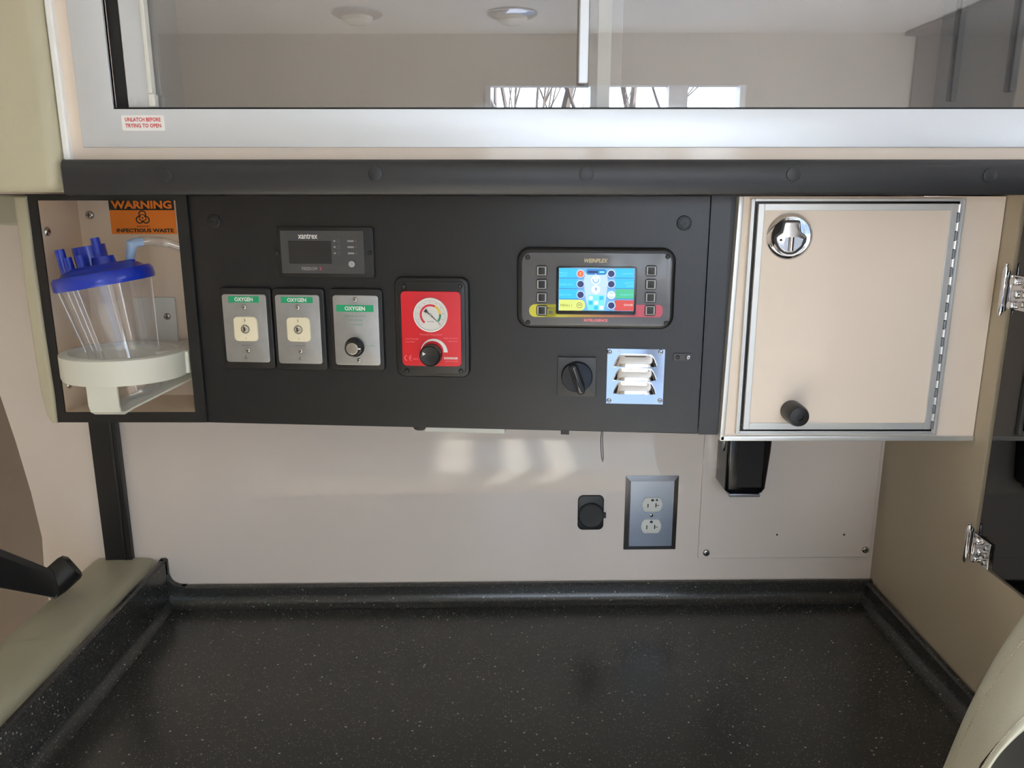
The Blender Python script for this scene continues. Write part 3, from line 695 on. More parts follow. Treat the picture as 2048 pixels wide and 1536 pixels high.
for ix in range(3):
    for iy in range(3): srect(1177+ix*10.5, 589+iy*9.5, 1185+ix*10.5, 596.5+iy*9.5, (E_cy, E_wh, E_cyl)[(ix+iy*2+1) % 3], 3)
for py in (545, 565.5, 586.5):
    scirc(1161, py+1.5, 8, E_mid, 2); scirc(1161, py, 8, E_pale, 3); scirc(1161, py, 6.3, E_or if py == 545 else E_navy, 4)
for i, py in enumerate((545, 565.5, 587, 607.5)):
    scirc(1221.5, py+1.5, 8, E_mid, 2); scirc(1221.5, py, 8.2, E_pale, 3); scirc(1221.5, py, 6.3 if i != 2 else 7.4, E_navy if i != 2 else E_wh, 4)
x, z = L(1161, 545); mb.text('!', x, z, .0045, yS-.0008, E_ye, bold=.02)
x, z = L(1221.5, 587); mb.arc(x, z, 4*px1, 5*px1, 30, 150, yS-.0008, yS, E_gr, 8); mb.arc(x, z, 4*px1, 5*px1, 210, 330, yS-.0008, yS, E_gr, 8)
for st, px, py, wd, m_, al in (('MODULE', 1120, 543, 15, E_cyl, 'L'), ('LIGHTS', 1120, 548.5, 14, E_cyl, 'L'), ('DOME HIGH', 1120, 566, 25, E_cyl, 'L'), ('SIDE LOAD', 1120, 586, 23, E_cyl, 'L'),
        ('LIGHTS', 1264, 545, 20, E_cyl, 'R'), ('LIGHTS', 1264, 563, 17, E_cyl, 'R'), ('DIM', 1264, 569, 12, E_cyl, 'R'), ('EXHAUST F', 1264, 586.5, 24, E_cyl, 'R'), ('DOOR', 1264, 606.5, 17, E_wh, 'R'), ('MENU 1', 1121.5, 607, 22, E_olive, 'L')):
    tx, tz = L(px, py); mb.text(st, tx, tz, .0025 if 'MENU' not in st else .0033, yS-.0007, m_, w=wd*px1, bold=.0, align=al)
x, z = L(1159, 607); mb.arc(x, z, 4.6*px1, 5.6*px1, 0, 360, yS-.0007, yS, E_olive, 14); mb.box(x-.0018, x+.0018, yS-.0007, yS, z-.0003, z+.0003, E_olive); mb.box(x-.0018, x+.0018, yS-.0007, yS, z+.0008, z+.0013, E_olive)
mb.build('screen_image', sb)

# rotary switch
t, L, S = dev('rotary_switch', 'black square rotary switch left of the chrome louvre vent', 'rotary switch', 1153, 752)
x, z, w_, h_ = rect(L, 1114.5, 713.5, 1192, 791.5)
MB().rr(x, z, w_, h_, .0015, -.004, 0, mat('switch_plate', (46, 46, 48), .4), bev=.0006).build('plate', t)
kx, kz = L(1154, 751); X = Matrix.Translation((kx, -.004, kz)) @ Matrix.Rotation(R(90), 4, 'X')
k = MB().lathe([(.0215, 0), (.0215, .006), (.0205, .0075), (0, .0075)], M_gloss, X).build('knob', t)
mb = MB(); Xk = Matrix.Translation((kx, 0, kz)) @ Matrix.Rotation(R(-20), 4, 'Y')
mb.prism(rrpts(0, 0, .0115, .043, .005, 5), -.030, -.0105, M_blackd, .002, X=Xk)
Xk = Matrix.Translation((kx, 0, kz)) @ Matrix.Rotation(R(-20), 4, 'Y')
mb.prism(rrpts(0, 0, .0065, .039, .003, 5), -.0312, -.028, M_gloss, .0008, X=Xk); mb.build('lever', k)
# chrome louvre vent
t, L, S = dev('louvre_vent', 'square polished chrome vent plate with three louvres', 'vent', 1271, 752)
x, z, w_, h_ = rect(L, 1213.5, 697.5, 1327.5, 807)
mb = MB(); N = 72; vs = []; fs = []; rc = .005
lo = [(L(1271, y_)[1]) for y_ in (709.5, 737, 764)]; lh = .0165; hw = .0285
for j in range(N+1):
    for i in range(N+1):
        u = -w_/2+w_*i/N; v = -h_/2+h_*j/N; d = 0.0
        X_ = x+u; Z_ = z+v
        for lt in lo:
            s_ = (lt-Z_)/lh; q_ = abs(u+.0005)/(hw*(0.66+0.34*max(0, min(1, s_))**0.55))
            if 0 <= s_ <= 1.0 and q_ < 1:
                f_ = math.sqrt(max(0, 1-max(0, (q_-0.45)/0.55)**2)); d = max(d, .0075*min(1, (1-(1-s_)**2.2))*f_ if s_ < .97 else 0.0)
        vs.append((X_, -.0025-d, Z_))
for j in range(N):
    for i in range(N): fs.append((j*(N+1)+i, j*(N+1)+i+1, (j+1)*(N+1)+i+1, (j+1)*(N+1)+i))
mb.add(vs, fs, M_chrome); mb.box(x-w_/2, x+w_/2, -.0024, 0, z-h_/2, z+h_/2, M_chrome)
mb.text('EMERGENCY', L(1240, 702)[0], L(1240, 702)[1], .002, -.0028, M_wht, w=.011, bold=.02)
mb.build('louvre_plate', t, sharp=50)
for px, py in ((1219, 703), (1321, 703), (1217.5, 800), (1319.5, 800)):
    x, z = L(px, py); screw('screw', t, x, z, -.0025, .0034, M_steelb)
# small indicator plate
t, L, S = dev('indicator_plate', 'tiny black plate with two screws right of the chrome vent', 'plate', 1365.5, 714)
x, z, w_, h_ = rect(L, 1346.5, 706.5, 1384.5, 722); MB().rr(x, z, w_, h_, .001, -.002, 0, mat('plate_grey', (52, 52, 54), .45), bev=.0004).build('plate', t)
for px in (1355, 1376.5): x, z = L(px, 714); screw('screw', t, x, z, -.002, .0036 if px > 1370 else .0028, M_steelb if px > 1370 else M_blackd)

# bits under the panel
q = PP.pt(910, 858); t = thing('under_light', 'slim white light bar with black end cap under the control panel', 'light bar', (q.x, q.y+0.03, pz), PP.yaw)
xl = PP.loc(Vector((q.x, q.y, 0)), 822, 858)[0]; xr = PP.loc(Vector((q.x, q.y, 0)), 1010, 860)[0]
MB().box(xl+.016, xr, 0, .02, -.0160, 0.0, M_white).build('tube', t, bevel=.002); MB().rr(xl+.009, -.004, .020, .019, .007, -.002, .022, M_blackd, bev=.002).build('end_cap', t)
q = PP.pt(1131, 866); mb = MB(); mb.box(-.006, .006, 0, .012, -.009, 0, M_blackd); mb.box(-.009, .009, -.001, .013, -.003, 0, M_blackd)
tag(mb.build('panel_latch', loc=(q.x, q.y+.012, pz), rot=(0, 0, PP.yaw)), 'small black latch stub hanging below the control panel edge', 'latch')
p_ = [at_y(1203, 862, 1.16), at_y(1201.5, 880, 1.16), at_y(1202, 900, 1.16), at_y(1203.5, 918, 1.16), at_y(1205, 924, 1.16), at_y(1206.5, 918, 1.16), at_y(1206, 900, 1.16), at_y(1205, 880, 1.16), at_y(1205.5, 862, 1.16)]
q = p_[0].copy(); tag(MB().tube([v-q for v in p_], .0008, M_grey, seg=6).build('cable_tie', loc=q), 'thin dark cable tie loop hanging below the control panel', 'cable tie')

# ------------------------------------------------------------------ suction canister
cy = 1.118
ctop = at_y(207, 560, cy); 
rt = thing('canister_bracket', 'off white plastic ring bracket holding the suction canister', 'bracket', (0, 0, 0))
rc_ = at_y(248, 702, cy); rt.location = rc_; RO = 0.0
r_out = (at_y(366, 702, cy).x - at_y(129, 702, cy).x)/2
# ring: outer and inner wall, slightly tapered
mb = MB(); n = 56; hR = .0345
outer = []; 
def ringpt(a, r): return Vector((r*math.cos(a), r*math.sin(a)*0.93, 0))
prof = [(r_out, 0.0), (r_out*1.0, -.030), (r_out*.985, -.0345), (r_out*.88, -.0345), (r_out*.80, -.006), (r_out*.82, -.001), (r_out*.86, .002), (r_out*.96, .002)]
vs = []; fs = []
for i in range(n):
    a = 2*math.pi*i/n
    for r_, h in prof: v = ringpt(a, r_); vs.append((v.x, v.y, h))
m_ = len(prof)
for i in range(n):
    j = (i+1) % n
    for k in range(m_):
        l = (k+1) % m_; fs.append((i*m_+k, i*m_+l, j*m_+l, j*m_+k))
mb.add(vs, fs, M_ring); mb.build('ring', rt, sharp=40)
# strap under the ring curving back to the niche wall
mb = MB(); fx0 = at_y(181, 760, 1.06).x-rc_.x; fx1 = at_y(242, 760, 1.06).x-rc_.x; yf = 1.046-cy; zb = at_y(215, 833, 1.05).z-rc_.z
path = [(yf+.000, -.033), (yf, zb+.016), (yf+.004, zb+.006), (yf+.014, zb), (yf+.03, zb+.004), (YN+NB-cy-.012, zb+.038), (YN+NB-cy-.002, zb+.044)]
th = .004; inn = [(y_+th*1.1, z_+(.0 if i < 3 else th)) for i, (y_, z_) in enumerate(path)]
vs = [];
for s_ in (fx0, fx1): vs += [(s_+ (0.0 if True else 0), y_, z_) for y_, z_ in path] + [(s_, y_, z_) for y_, z_ in inn]
k_ = len(path); fs = []
A_ = 0; B_ = 2*k_
for i in range(k_-1):
    fs += [(A_+i, B_+i, B_+i+1, A_+i+1), (A_+k_+i, A_+k_+i+1, B_+k_+i+1, B_+k_+i), (A_+i, A_+i+1, A_+k_+i+1, A_+k_+i), (B_+i, B_+k_+i, B_+k_+i+1, B_+i+1)]
fs += [(A_, A_+k_, B_+k_, B_), (A_+k_-1, B_+k_-1, B_+2*k_-1, A_+2*k_-1)]
# sheared so that the back end reaches towards the plate on the right
vs = [(x_+max(0, (y_-yf-.02))*0.55, y_, z_) for x_, y_, z_ in vs]
mb.add(vs, fs, M_ring); mb.build('strap', rt, bevel=.0008)
# rear lug from the ring to the back plate
lx = at_y(352, 700, cy+.05).x-rc_.x
mb = MB(); mb.box(lx-.012, xi1-rc_.x-.002, .005, YN+NB-cy-.001, -.034, -.001, M_ring); mb.build('lug', rt, bevel=.003)
# back plate with screw
v0 = at_y(318, 594, YN+NB); v1 = at_y(358, 672, YN+NB); mb = MB(); mb.box(v0.x-.04-rc_.x, v1.x-rc_.x, YN+NB-cy-.004, YN+NB-cy, v1.z-rc_.z-.02, v0.z-rc_.z, M_white); bp = mb.build('back_plate', rt, bevel=.001)
v = at_y(337, 632, YN+NB); screw('screw', bp, v.x-rc_.x, v.z-rc_.z, YN+NB-cy-.004, .0055)

# canister, leaning
base = at_y(274, 792, cy); top = at_y(209, 560, cy)
axis = (top-base); Lc = axis.length; q = Matrix.Rotation(math.atan2(axis.x, axis.z), 4, 'Y').to_quaternion()
t = thing('suction_canister', 'clear plastic suction canister with bright blue lid, leaning in its bracket', 'suction canister', base); t.rotation_mode = 'QUATERNION'; t.rotation_quaternion = q
rT = (at_y(306, 560, cy).x-at_y(112, 560, cy).x)/2*0.93; rB = rT*.60
prof = [(0, .002), (rB*.7, .001), (rB*.93, .004), (rB, .010)] + [(rB+(rT*.95-rB)*(i/8), .010+(Lc-.012)*(i/8)) for i in range(1, 9)]
mb = MB(); mb.lathe(prof, M_clear, seg=56, caps=False)
cup = mb.build('cup', t, sharp=60)
# moulded vertical ribs in the cup
mb = MB()
for a_ in (-115, -105, -98, -60, -150, 20, 160):
    a = R(a_); mb.tube([(math.cos(a)*(rB+(rT*.95-rB)*u+.0003), math.sin(a)*(rB+(rT*.95-rB)*u+.0003), .012+(Lc-.016)*u) for u in (0, .25, .5, .75, 1)], .0011, M_clear, seg=6)
mb.build('ribs', cup)
mb = MB(); mb.lathe([(rT*.93, -.006), (rT*1.03, -.006), (rT*1.045, -.003), (rT*1.04, .007), (rT*.99, .012), (rT*.86, .0125), (rT*.80, .016), (rT*.60, .022), (rT*.56, .020), (0, .020)], M_blue, Matrix.Translation((0, 0, Lc)), seg=56)
mb.add([(-rT*1.02, -.012, Lc-.004), (-rT*1.16, 0, Lc-.005), (-rT*1.02, .012, Lc-.004), (-rT*1.02, -.012, Lc-.0005), (-rT*1.16, 0, Lc-.003), (-rT*1.02, .012, Lc-.0005)], [(0,1,2), (5,4,3), (0,3,4,1), (1,4,5,2), (2,5,3,0)], M_blue)
lid = mb.build('lid', t, sharp=40)
def port(x, y, r, h, z0=.016, nm='port', taper=.9, hollow=True):
    mb = MB(); prof = [(r*1.25, 0), (r*1.2, .003), (r, .005), (r*taper, h)]
    if hollow: prof += [(r*taper*.62, h), (r*.6, h-.008), (0, h-.008)]
    else: prof += [(0, h)]
    mb.lathe(prof, M_blue, Matrix.Translation((x, y, Lc+z0)), seg=20, caps=False); return mb.build(nm, lid)
port(-rT*.63, -rT*.30, .0068, .040, .010); port(-rT*.44, -rT*.42, .0058, .024, .014); port(-rT*.13, -rT*.50, .0055, .022, .016)
port(-rT*.20, rT*.10, .022, .033, .016, taper=.98); port(rT*.10, -rT*.12, .0064, .036, .022); port(rT*.14, -rT*.08, .016, .016, .016, taper=.9)
port(rT*.62, rT*.10, .0072, .010, .012)
# elbow and tubing
e0 = t.matrix_world
Mx = Matrix.LocRotScale(base, q, None); pp = Mx @ Vector((rT*.62, rT*.10, Lc+.020))
el1 = at_y(263, 488, pp.y); el2 = at_y(285, 484, pp.y+.01)
t4 = thing('suction_tube', 'clear suction tubing with pale elbow running right from the canister lid', 'tubing', pp)
mb = MB(); mb.tube([Vector((0, 0, 0)), (el1-pp)*.8+Vector((0, 0, -.002)), el1-pp, (el1-pp)*.6+(el2-pp)*.4+Vector((0, 0, .001)), el2-pp], .0065, M_bluel, seg=14, rr=[.0055, .0065, .0078, .0068, .006]); mb.build('elbow', t4)
def smooth(P, k=5):
    out = []
    for i in range(len(P)-1):
        a, b_, c_, d_ = P[max(i-1, 0)], P[i], P[i+1], P[min(i+2, len(P)-1)]
        for j in range(k):
            u = j/k; out.append(((b_*2) + (c_-a)*u + (a*2-b_*5+c_*4-d_)*u*u + (b_*3-a-c_*3+d_)*u**3)*.5)
    return out+[P[-1]]
P = [at_y(280, 484, pp.y+.01), at_y(300, 482, pp.y+.02), at_y(325, 484, pp.y+.035), at_y(345, 489, pp.y+.04), at_y(372, 498, pp.y+.045)]
MB().tube([v-pp for v in smooth(P)], .0068, M_tube, seg=14).build('hose', t4)

# ------------------------------------------------------------------ small cabinet
zc0 = PC.pt(1500, 879).z; o0 = PC.pt(1690, 640); L = lambda px, py, of=0.0: PC.loc(o0, px, py, of)
t = thing('wall_cabinet', 'cream wall cabinet with aluminium framed door and round chrome latch', 'cabinet', o0, 0)
xr_ = XR-o0.x-.001; dB = yface(.5)-o0.y-.001; zt = 1.597-o0.z; zb_ = zc0-o0.z
xl0 = L(1440, 878)[0]; xl1 = L(1479, 392)[0]
mb = MB(); mb.prism([(xl0, zb_), (xr_, zb_), (xr_, zt), (xl1, zt)], 0, dB, M_cab); mb.build('body', t)
e_ = .0055
mb = MB(); mb.prism([(xl0-.001, zb_-.001), (xl0+e_, zb_-.001), (xl1+e_, zt), (xl1-.001, zt)], -.0025, .012, M_aluw, bev=.001); mb.prism([(xl0, zb_-.0015), (xr_, zb_-.0015), (xr_, zb_+e_), (xl0, zb_+e_)], -.0025, .012, M_aluw, bev=.001); mb.build('edge_trim', t)
ox0, oz1, = L(1486, 397)[0], L(1700, 397)[1]
fo = rect(L, 1486, 397, 1896, 866); 
x0, x1 = L(1486.5, 631)[0], L(1896.5, 631)[0]; z1, z0 = L(1700, 397)[1], L(1690, 865.5)[1]
fw_ = .0040; FR = .0060
mb = MB()
for (a0, a1, b0, b1) in ((x0, x0+fw_, z0, z1), (x1-FR, x1, z0, z1), (x0+fw_, x1-FR, z0, z0+fw_), (x0+fw_, x1-FR, z1-fw_*.9, z1)): mb.box(a0, a1, -.006, 0, b0, b1, M_aluw)
for (a0, a1, b0, b1) in ((x0-.0012, x0+.0012, z0, z1), (x0, x1, z0-.0012, z0+.0012), (x1-.003, x1+.0008, z0, z1)): mb.box(a0, a1, -.0075, 0, b0, b1, M_aluw)
mb.build('door_frame', t, bevel=.0006)
g_ = .0036
mb = MB(); mb.box(x0+fw_-.0005, x1-FR+.0005, -.0045, -.0005, z0+fw_-.0005, z1-fw_*.8, M_gloss); mb.build('gasket', t)
dx0, dx1, dz0, dz1 = x0+fw_+g_, x1-FR-.0045, z0+fw_+g_, z1-fw_*.9-g_*.8
d = MB().box(dx0+.007, dx1-.007, -.0085, -.003, dz0+.008, dz1-.008, M_cab).build('door', t)
mb = MB()
for (a0, a1, b0, b1) in ((dx0, dx0+.0078, dz0, dz1), (dx1-.0085, dx1, dz0, dz1), (dx0+.0078, dx1-.0085, dz0, dz0+.009), (dx0+.0078, dx1-.0085, dz1-.0085, dz1)): mb.box(a0, a1, -.0100, -.003, b0, b1, M_aluw)
mb.build('border', d, bevel=.0005)
mb = MB(); hx = dx1+.0024; nk = 26
for i in range(nk):
    za = dz0+(dz1-dz0)*i/nk; zb2 = dz0+(dz1-dz0)*(i+1)/nk
    mb.tube([(hx, -.0085, za+.0006), (hx, -.0085, zb2-.0006)], .0028 if i % 2 else .0023, M_aluw if i % 2 else M_hinge, seg=10)
mb.build('hinge', d)
# latch
lx_, lz_ = L(1574.5, 472); R0 = (L(1621, 472)[0]-L(1529, 472)[0])/2
X = Matrix.Translation((lx_, -.0085, lz_)) @ Matrix.Rotation(R(90), 4, 'X')
la = MB().lathe([(R0, 0), (R0*1.0, .0012), (R0*.93, .0042), (R0*.84, .0058), (R0*.76, .0054), (R0*.70, .0046), (0, .0044)], M_chrome, X, seg=56).build('latch', d)
def paddle(k, dy):
    pts_ = [(0, .66), (.30, .66), (.36, .60), (.40, .28), (.44, .16), (.62, .04), (.70, -.06), (.68, -.26), (.50, -.54), (.28, -.72), (.10, -.78)]
    full = pts_ + [(-x_, z_) for x_, z_ in reversed(pts_) if x_ > .01]
    full = full[::-1]; return [(lx_+k*R0*x_, lz_+k*R0*(z_+.02)-(0)) for x_, z_ in full]
mb = MB(); mb.prism(paddle(1.0, 0), -.0140, -.0128, M_blackd); mb.build('groove', la)
mb = MB(); mb.prism(paddle(.91, 0), -.0162, -.0130, M_latch, bev=.0014); pdl = mb.build('paddle', la, sharp=50)
X = Matrix.Translation((lx_+R0*.05, -.0150, lz_-R0*.28)) @ Matrix.Rotation(R(90), 4, 'X') @ Matrix.Scale(1, 4)
# grip bar and cup inside the paddle, and the small key slot
mb.__init__(); mb.prism([(lx_+R0*a_, lz_+R0*b_) for a_, b_ in ((-.24, -.02), (-.30, -.30), (-.22, -.52), (-.02, -.62), (.22, -.58), (.44, -.38), (.52, -.10), (.30, -.02))], -.0165, -.0155, M_steelb)
mb.tube([(lx_+R0*.0, -.0170, lz_-R0*.02), (lx_+R0*.0, -.0170, lz_-R0*.60)], R0*.12, M_chrome, seg=18)
mb.disc(lx_-R0*.44, lz_-R0*.14, R0*.055, -.0168, -.0158, M_dark, seg=12); mb.build('grip', la)
# bumper knob
kx, kz = L(1578, 818); X = Matrix.Translation((kx, -.0085, kz)) @ Matrix.Rotation(R(90), 4, 'X')
kr = 21.5/1600*1.1
MB().lathe([(kr, 0), (kr, .014), (kr*.97, .028), (kr*.86, .033), (kr*.3, .034), (kr*.28, .032), (0, .032)], M_blackd, X, seg=36).build('bumper', d)

# ------------------------------------------------------------------ smoked door at right
t = thing('smoked_door', 'dark smoked acrylic cabinet door on two chrome hinges at the right edge', 'cabinet door', (XR+.003, 1.02, 1.112))
MB().box(-.003, .003, -.52, 0.0, 0, .485, M_smoke).build('pane', t)
def hinge(cx, cy_, h, flip=False):
    r_ = ray(cx, cy_); v = CAM+r_*((XR-.001)/r_.x); z_ = v.z-1.112; mb = MB()
    s_ = 1.0
    mb.box(-.0065, -.003, -.034, .008, z_-h*.40, z_+h*.42, M_chrome)
    mb.box(-.0065, -.003, .0105, .022, z_-h/2, z_+h/2, M_screw)
    mb.tube([(-.0105, .0105, z_-h*.62), (-.0105, .0105, z_-h*.5), (-.0105, .0105, z_+h*.5), (-.0105, .0105, z_+h*.62), (-.0105, .0105, z_+h*.68)], .004, M_chrome, seg=14, rr=[.0014, .0034, .0034, .0018, .0026])
    for dz_ in (.28, -.02, -.30):
        X = Matrix.Translation((-.0065, -.008-.006*(dz_ > -.1 and dz_ < .1), z_+h*dz_)) @ Matrix.Rotation(R(-90), 4, 'Y')
        mb.lathe([(.0058, 0), (.0058, .004), (.0045, .0062), (0, .0064)], M_chrome, X, seg=20)
        X = Matrix.Translation((-.0065, -.026, z_+h*dz_*.8)) @ Matrix.Rotation(R(-90), 4, 'Y'); mb.lathe([(.004, 0), (.004, .003), (0, .004)], M_screw, X, seg=16)
    mb.build('hinge', t, bevel=.0008)
hinge(2003, 580, .052); hinge(1934, 1080, .045)
# back of the compartment behind the smoked pane
mb = MB(); mb.box(.95, .96, .4, 1.31, 1.1, 1.59, M_blackd); mb.box(.65, .95, 1.30, 1.31, 1.1, 1.59, M_blackd); mb.box(.65, .95, .4, 1.30, 1.58, 1.59, M_blackd); mb.box(.65, .96, .4, 1.30, 1.09, 1.10, M_blackd)
tag(mb.build('side_compartment'), 'dark empty compartment seen through the smoked door', 'compartment')

# ------------------------------------------------------------------ things on the back wall
t, L, S = dev('access_panel', 'flat cream access panel screwed to the wall under the wall cabinet', 'wall panel', 1577, 990, P=PW)
xA0, xA1 = L(1401.5, 990)[0], L(1755, 990)[0]-.004; zA0 = L(1577, 1113)[1]; zA1 = L(1577, 850)[1]
MB().box(xA0, xA1, -.005, 0, zA0, zA1, M_wall).build('board', t, bevel=.0014)
for px, py in ((1411, 1103), (1728, 1097)): x, z = L(px, py); screw('screw', t, x, z, -.005, .0062)
for px, py in ((1552, 1067), (1686, 1067)):
    x, z = L(px, py); MB().disc(x, z, .0018, -.0053, -.0045, M_dark, seg=12).build('screw_hole', t)
# outlet
t, L, S = dev('wall_outlet', 'stainless steel duplex power outlet plate on the back wall', 'power outlet', 1301, 1024.5, P=PW)
x, z, w_, h_ = rect(L, 1249, 951, 1354, 1098)
mb = MB(); bv = .0085; o_ = rrpts(x, z, w_, h_, .001, 2); 
mb.prism(o_, -.0045, 0, M_steelb); 
i_ = rrpts(x, z, w_-2*bv, h_-2*bv, .001, 2); n_ = len(o_)
mb2 = MB(); vs = [(p_[0], -.0015, p_[1]) for p_ in o_]+[(p_[0], -.0065, p_[1]) for p_ in i_]+[(p_[0], 0, p_[1]) for p_ in o_]
fs = [list(range(n_, 2*n_))] + [(i, i+n_, (i+1) % n_+n_, (i+1) % n_)[::-1] for i in range(n_)] + [(i+2*n_, i, (i+1) % n_, (i+1) % n_+2*n_)[::-1] for i in range(n_)]
mb2.add(vs, fs, M_steelb); mb2.build('plate', t, sharp=15)
def recept(px, py, extra):
    x, z = L(px, py); r_ = .0176; hh = .0150; P = []
    for i in range(40):
        a = 2*math.pi*i/40; P.append((x+r_*math.cos(a), z+max(-hh*.86, min(hh*.86, r_*math.sin(a)))))
    mb = MB(); mb.prism(P, -.0085, -.006, M_white, bev=.0008)
    mb.box(x-.0085, x-.0067, -.0087, -.008, z-.005, z+.002, M_dark); mb.box(x+.0052, x+.0070, -.0087, -.008, z-.005, z+.003, M_dark); mb.box(x+.0070, x+.0115, -.0087, -.008, z-.0018, z-.0004, M_grey)
    mb.rr(x, z+.0085, .0052, .0044, .0018, -.0087, -.008, M_dark)
    if extra: mb.disc(x+.0072, z+.0088, .0022, -.0090, -.008, M_grey, seg=12)
    mb.build('receptacle', t)
recept(1303, 1006, True); recept(1300.5, 1049, False)
x, z = L(1301, 1027.5); screw('screw', t, x, z, -.0065, .0034)
# 12 V socket
t, L, S = dev('accessory_socket', 'small black capped accessory socket left of the steel outlet', 'socket', 1181, 1024, P=PW)
x, z, w_, h_ = rect(L, 1155.5, 990, 1207, 1058); MB().rr(x, z, w_, h_, .009, -.004, 0, M_blackd, bev=.0012).build('plate', t)
x, z = L(1181.5, 1028); X = Matrix.Translation((x, -.004, z)) @ Matrix.Rotation(R(90), 4, 'X'); MB().lathe([(.0225, 0), (.0225, .003), (.0205, .0045), (.018, .0042), (0, .005)], mat('cap_black', (26, 26, 28), .5), X).build('cap', t)
MB().box(x+.021, x+.0255, -.0085, -.003, z-.0045, z+.0045, M_blackd).build('tab', t)
# black dispenser
yd = 1.240; vb = at_y(1495, 995, yd); x0 = at_y(1452, 950, yd).x; x1 = at_y(1536, 950, yd).x; z0 = vb.z; z1 = PC.pt(1490, 879).z-.004
t = thing('wall_dispenser', 'glossy black dispenser with silver base strip on the wall below the cabinet', 'dispenser', ((x0+x1)/2, yd, z0))
wd = x1-x0; hd = 1.597-z0; dp = yface((x0+x1)/2)-yd-.006
hd = z1-z0+.0
mb = MB(); pts_ = [(-wd/2+.006, .006), (wd/2-.008, .006), (wd/2-.002, .014), (wd/2+.003, hd*.5), (wd/2+.006, hd), (-wd/2, hd), (-wd/2, .012)]
mb.prism(pts_, 0, dp, M_gloss, bev=.006); mb.build('body', t, sharp=45)
MB().box(-wd/2+.018, wd/2-.010, -.0008, .002, .018, hd-.008, M_lcd).build('window', t)
MB().box(-wd/2+.008, wd/2-.010, .001, dp-.01, 0, .0058, M_steelb).build('base_strip', t, bevel=.001)
mb = MB(); mb.prism([(x_*.5, z_) for x_, z_ in [(.012*math.cos(a)+0, .045*math.sin(a)) for a in [2*math.pi*i/24 for i in range(24)]]], -.002, .002, M_steelb, bev=.0008, X=Matrix.Translation((-wd/2-.0005, dp*.35, hd*.78)) @ Matrix.Rotation(R(-90), 4, 'Z')); mb.build('side_badge', t)

# ------------------------------------------------------------------ padded bar
zt_ = PU.pt(1024, 318).z; Yb = 0.985
t = thing('bumper_bar', 'long dark grey padded bumper bar along the bottom of the upper cabinet', 'bumper bar', (0, Yb, 1.60))
xa = at_y(124, 350, Yb).x; zt2 = at_y(1024, 318, Yb).z-1.60; zb2 = at_y(1024, 390, Yb).z-1.60
mb = MB(); prof = [(.0, zb2+.004), (0.003, zb2), (.018, zb2), (.018, zt2), (.012, zt2), (.006, zt2-.0008), (.0016, zt2-.005), (0.0, zt2-.010)]
n_ = len(prof); xe = 0.78; vs = [(xa, y_, z_) for y_, z_ in prof]+[(xe, y_, z_) for y_, z_ in prof]
mb.add(vs, [[i, i+n_, (i+1) % n_+n_, (i+1) % n_] for i in range(n_)]+[list(range(n_))[::-1], [i+n_ for i in range(n_)]], M_rubber); mb.build('pad', t, sharp=50, bevel=.0006)
for px, py in ((330, 350), (751, 348), (1173, 347.5), (1587, 348), (1980, 351)):
    v = at_y(px, py, Yb); MB().disc(v.x, v.z-1.6, .0086, -.0012, .001, M_rubber, bev=.0008, seg=24).build('plug', t)

# ------------------------------------------------------------------ upper cabinet
t = thing('upper_cabinet', 'cream upper cabinet with brushed aluminium framed sliding acrylic doors', 'cabinet', (0, YU, 0))
zf0 = PU.pt(1024, 294.5).z; zf1 = PU.pt(1024, 218).z; ZT = 2.16; XE = .80
xw0, xw1 = -.5385, -.5305; xf0, xf1 = -.5152, -.4740
mb = MB(); mb.box(xw1, xf1, .004, .02, 1.602, ZT, M_cab); mb.box(xf1, XE, .004, .02, 1.602, zf1, M_cab); mb.box(xw1, xw1+.018, .02, .35, 1.602, ZT, M_cab); mb.box(xw1+.018, XE, .02, .30, 1.602, 1.612, M_cab); mb.build('carcass', t)
MB().box(xw0, xw1, -.004, .02, 1.602, ZT, mat('white_trim', (238, 238, 236), .35)).build('side_trim', t, bevel=.002)
mb = MB(); mb.prism([(xf0, zf0), (XE, zf0), (XE, zf1), (xf1, zf1), (xf1, ZT), (xf0, ZT)], 0, .008, M_alu, bev=.0008); mb.build('frame', t)
mb = MB(); mb.box(xf1, -.459, .010, .014, zf1, ZT, M_blackd); mb.box(xf1, XE, .002, .010, zf1, zf1+.0022, M_blackd); mb.build('gasket', t)
sk = MB().box(-.459, -.4325, .008, .016, zf1, ZT, M_alu).build('stile', t, bevel=.001)
MB().box(-.4325, -.4275, .004, .016, zf1+.018, ZT, M_white).build('pull', t, bevel=.0012)
mb = MB(); mb.box(-.433, -.425, .003, .016, zf1+.002, zf1+.018, M_white); mb.build('latch', t, bevel=.002)
xm = at_y(1176, 200, YU+.012).x; xm2 = at_y(1241, 200, YU+.02).x
gp = MB().box(xm, XE, .010, .014, zf1, ZT, M_pane).build('glass_pane', t)
gp2 = MB().box(-.4295, xm2, .018, .022, zf1, ZT, M_pane).build('glass_pane', t)
v0 = at_y(1156, 167, YU+.006); v1 = at_y(1175, 167, YU+.006)
MB().box(v0.x, v1.x, .002, .010, v0.z, ZT, M_alu).build('pull', gp, bevel=.0015)
st0 = at_y(1193.5, 200, YU+.015); st1 = at_y(1219.5, 200, YU+.015); MB().box(st0.x, st1.x, .0145, .0178, zf1+.001, ZT, M_white).build('stile', gp2)
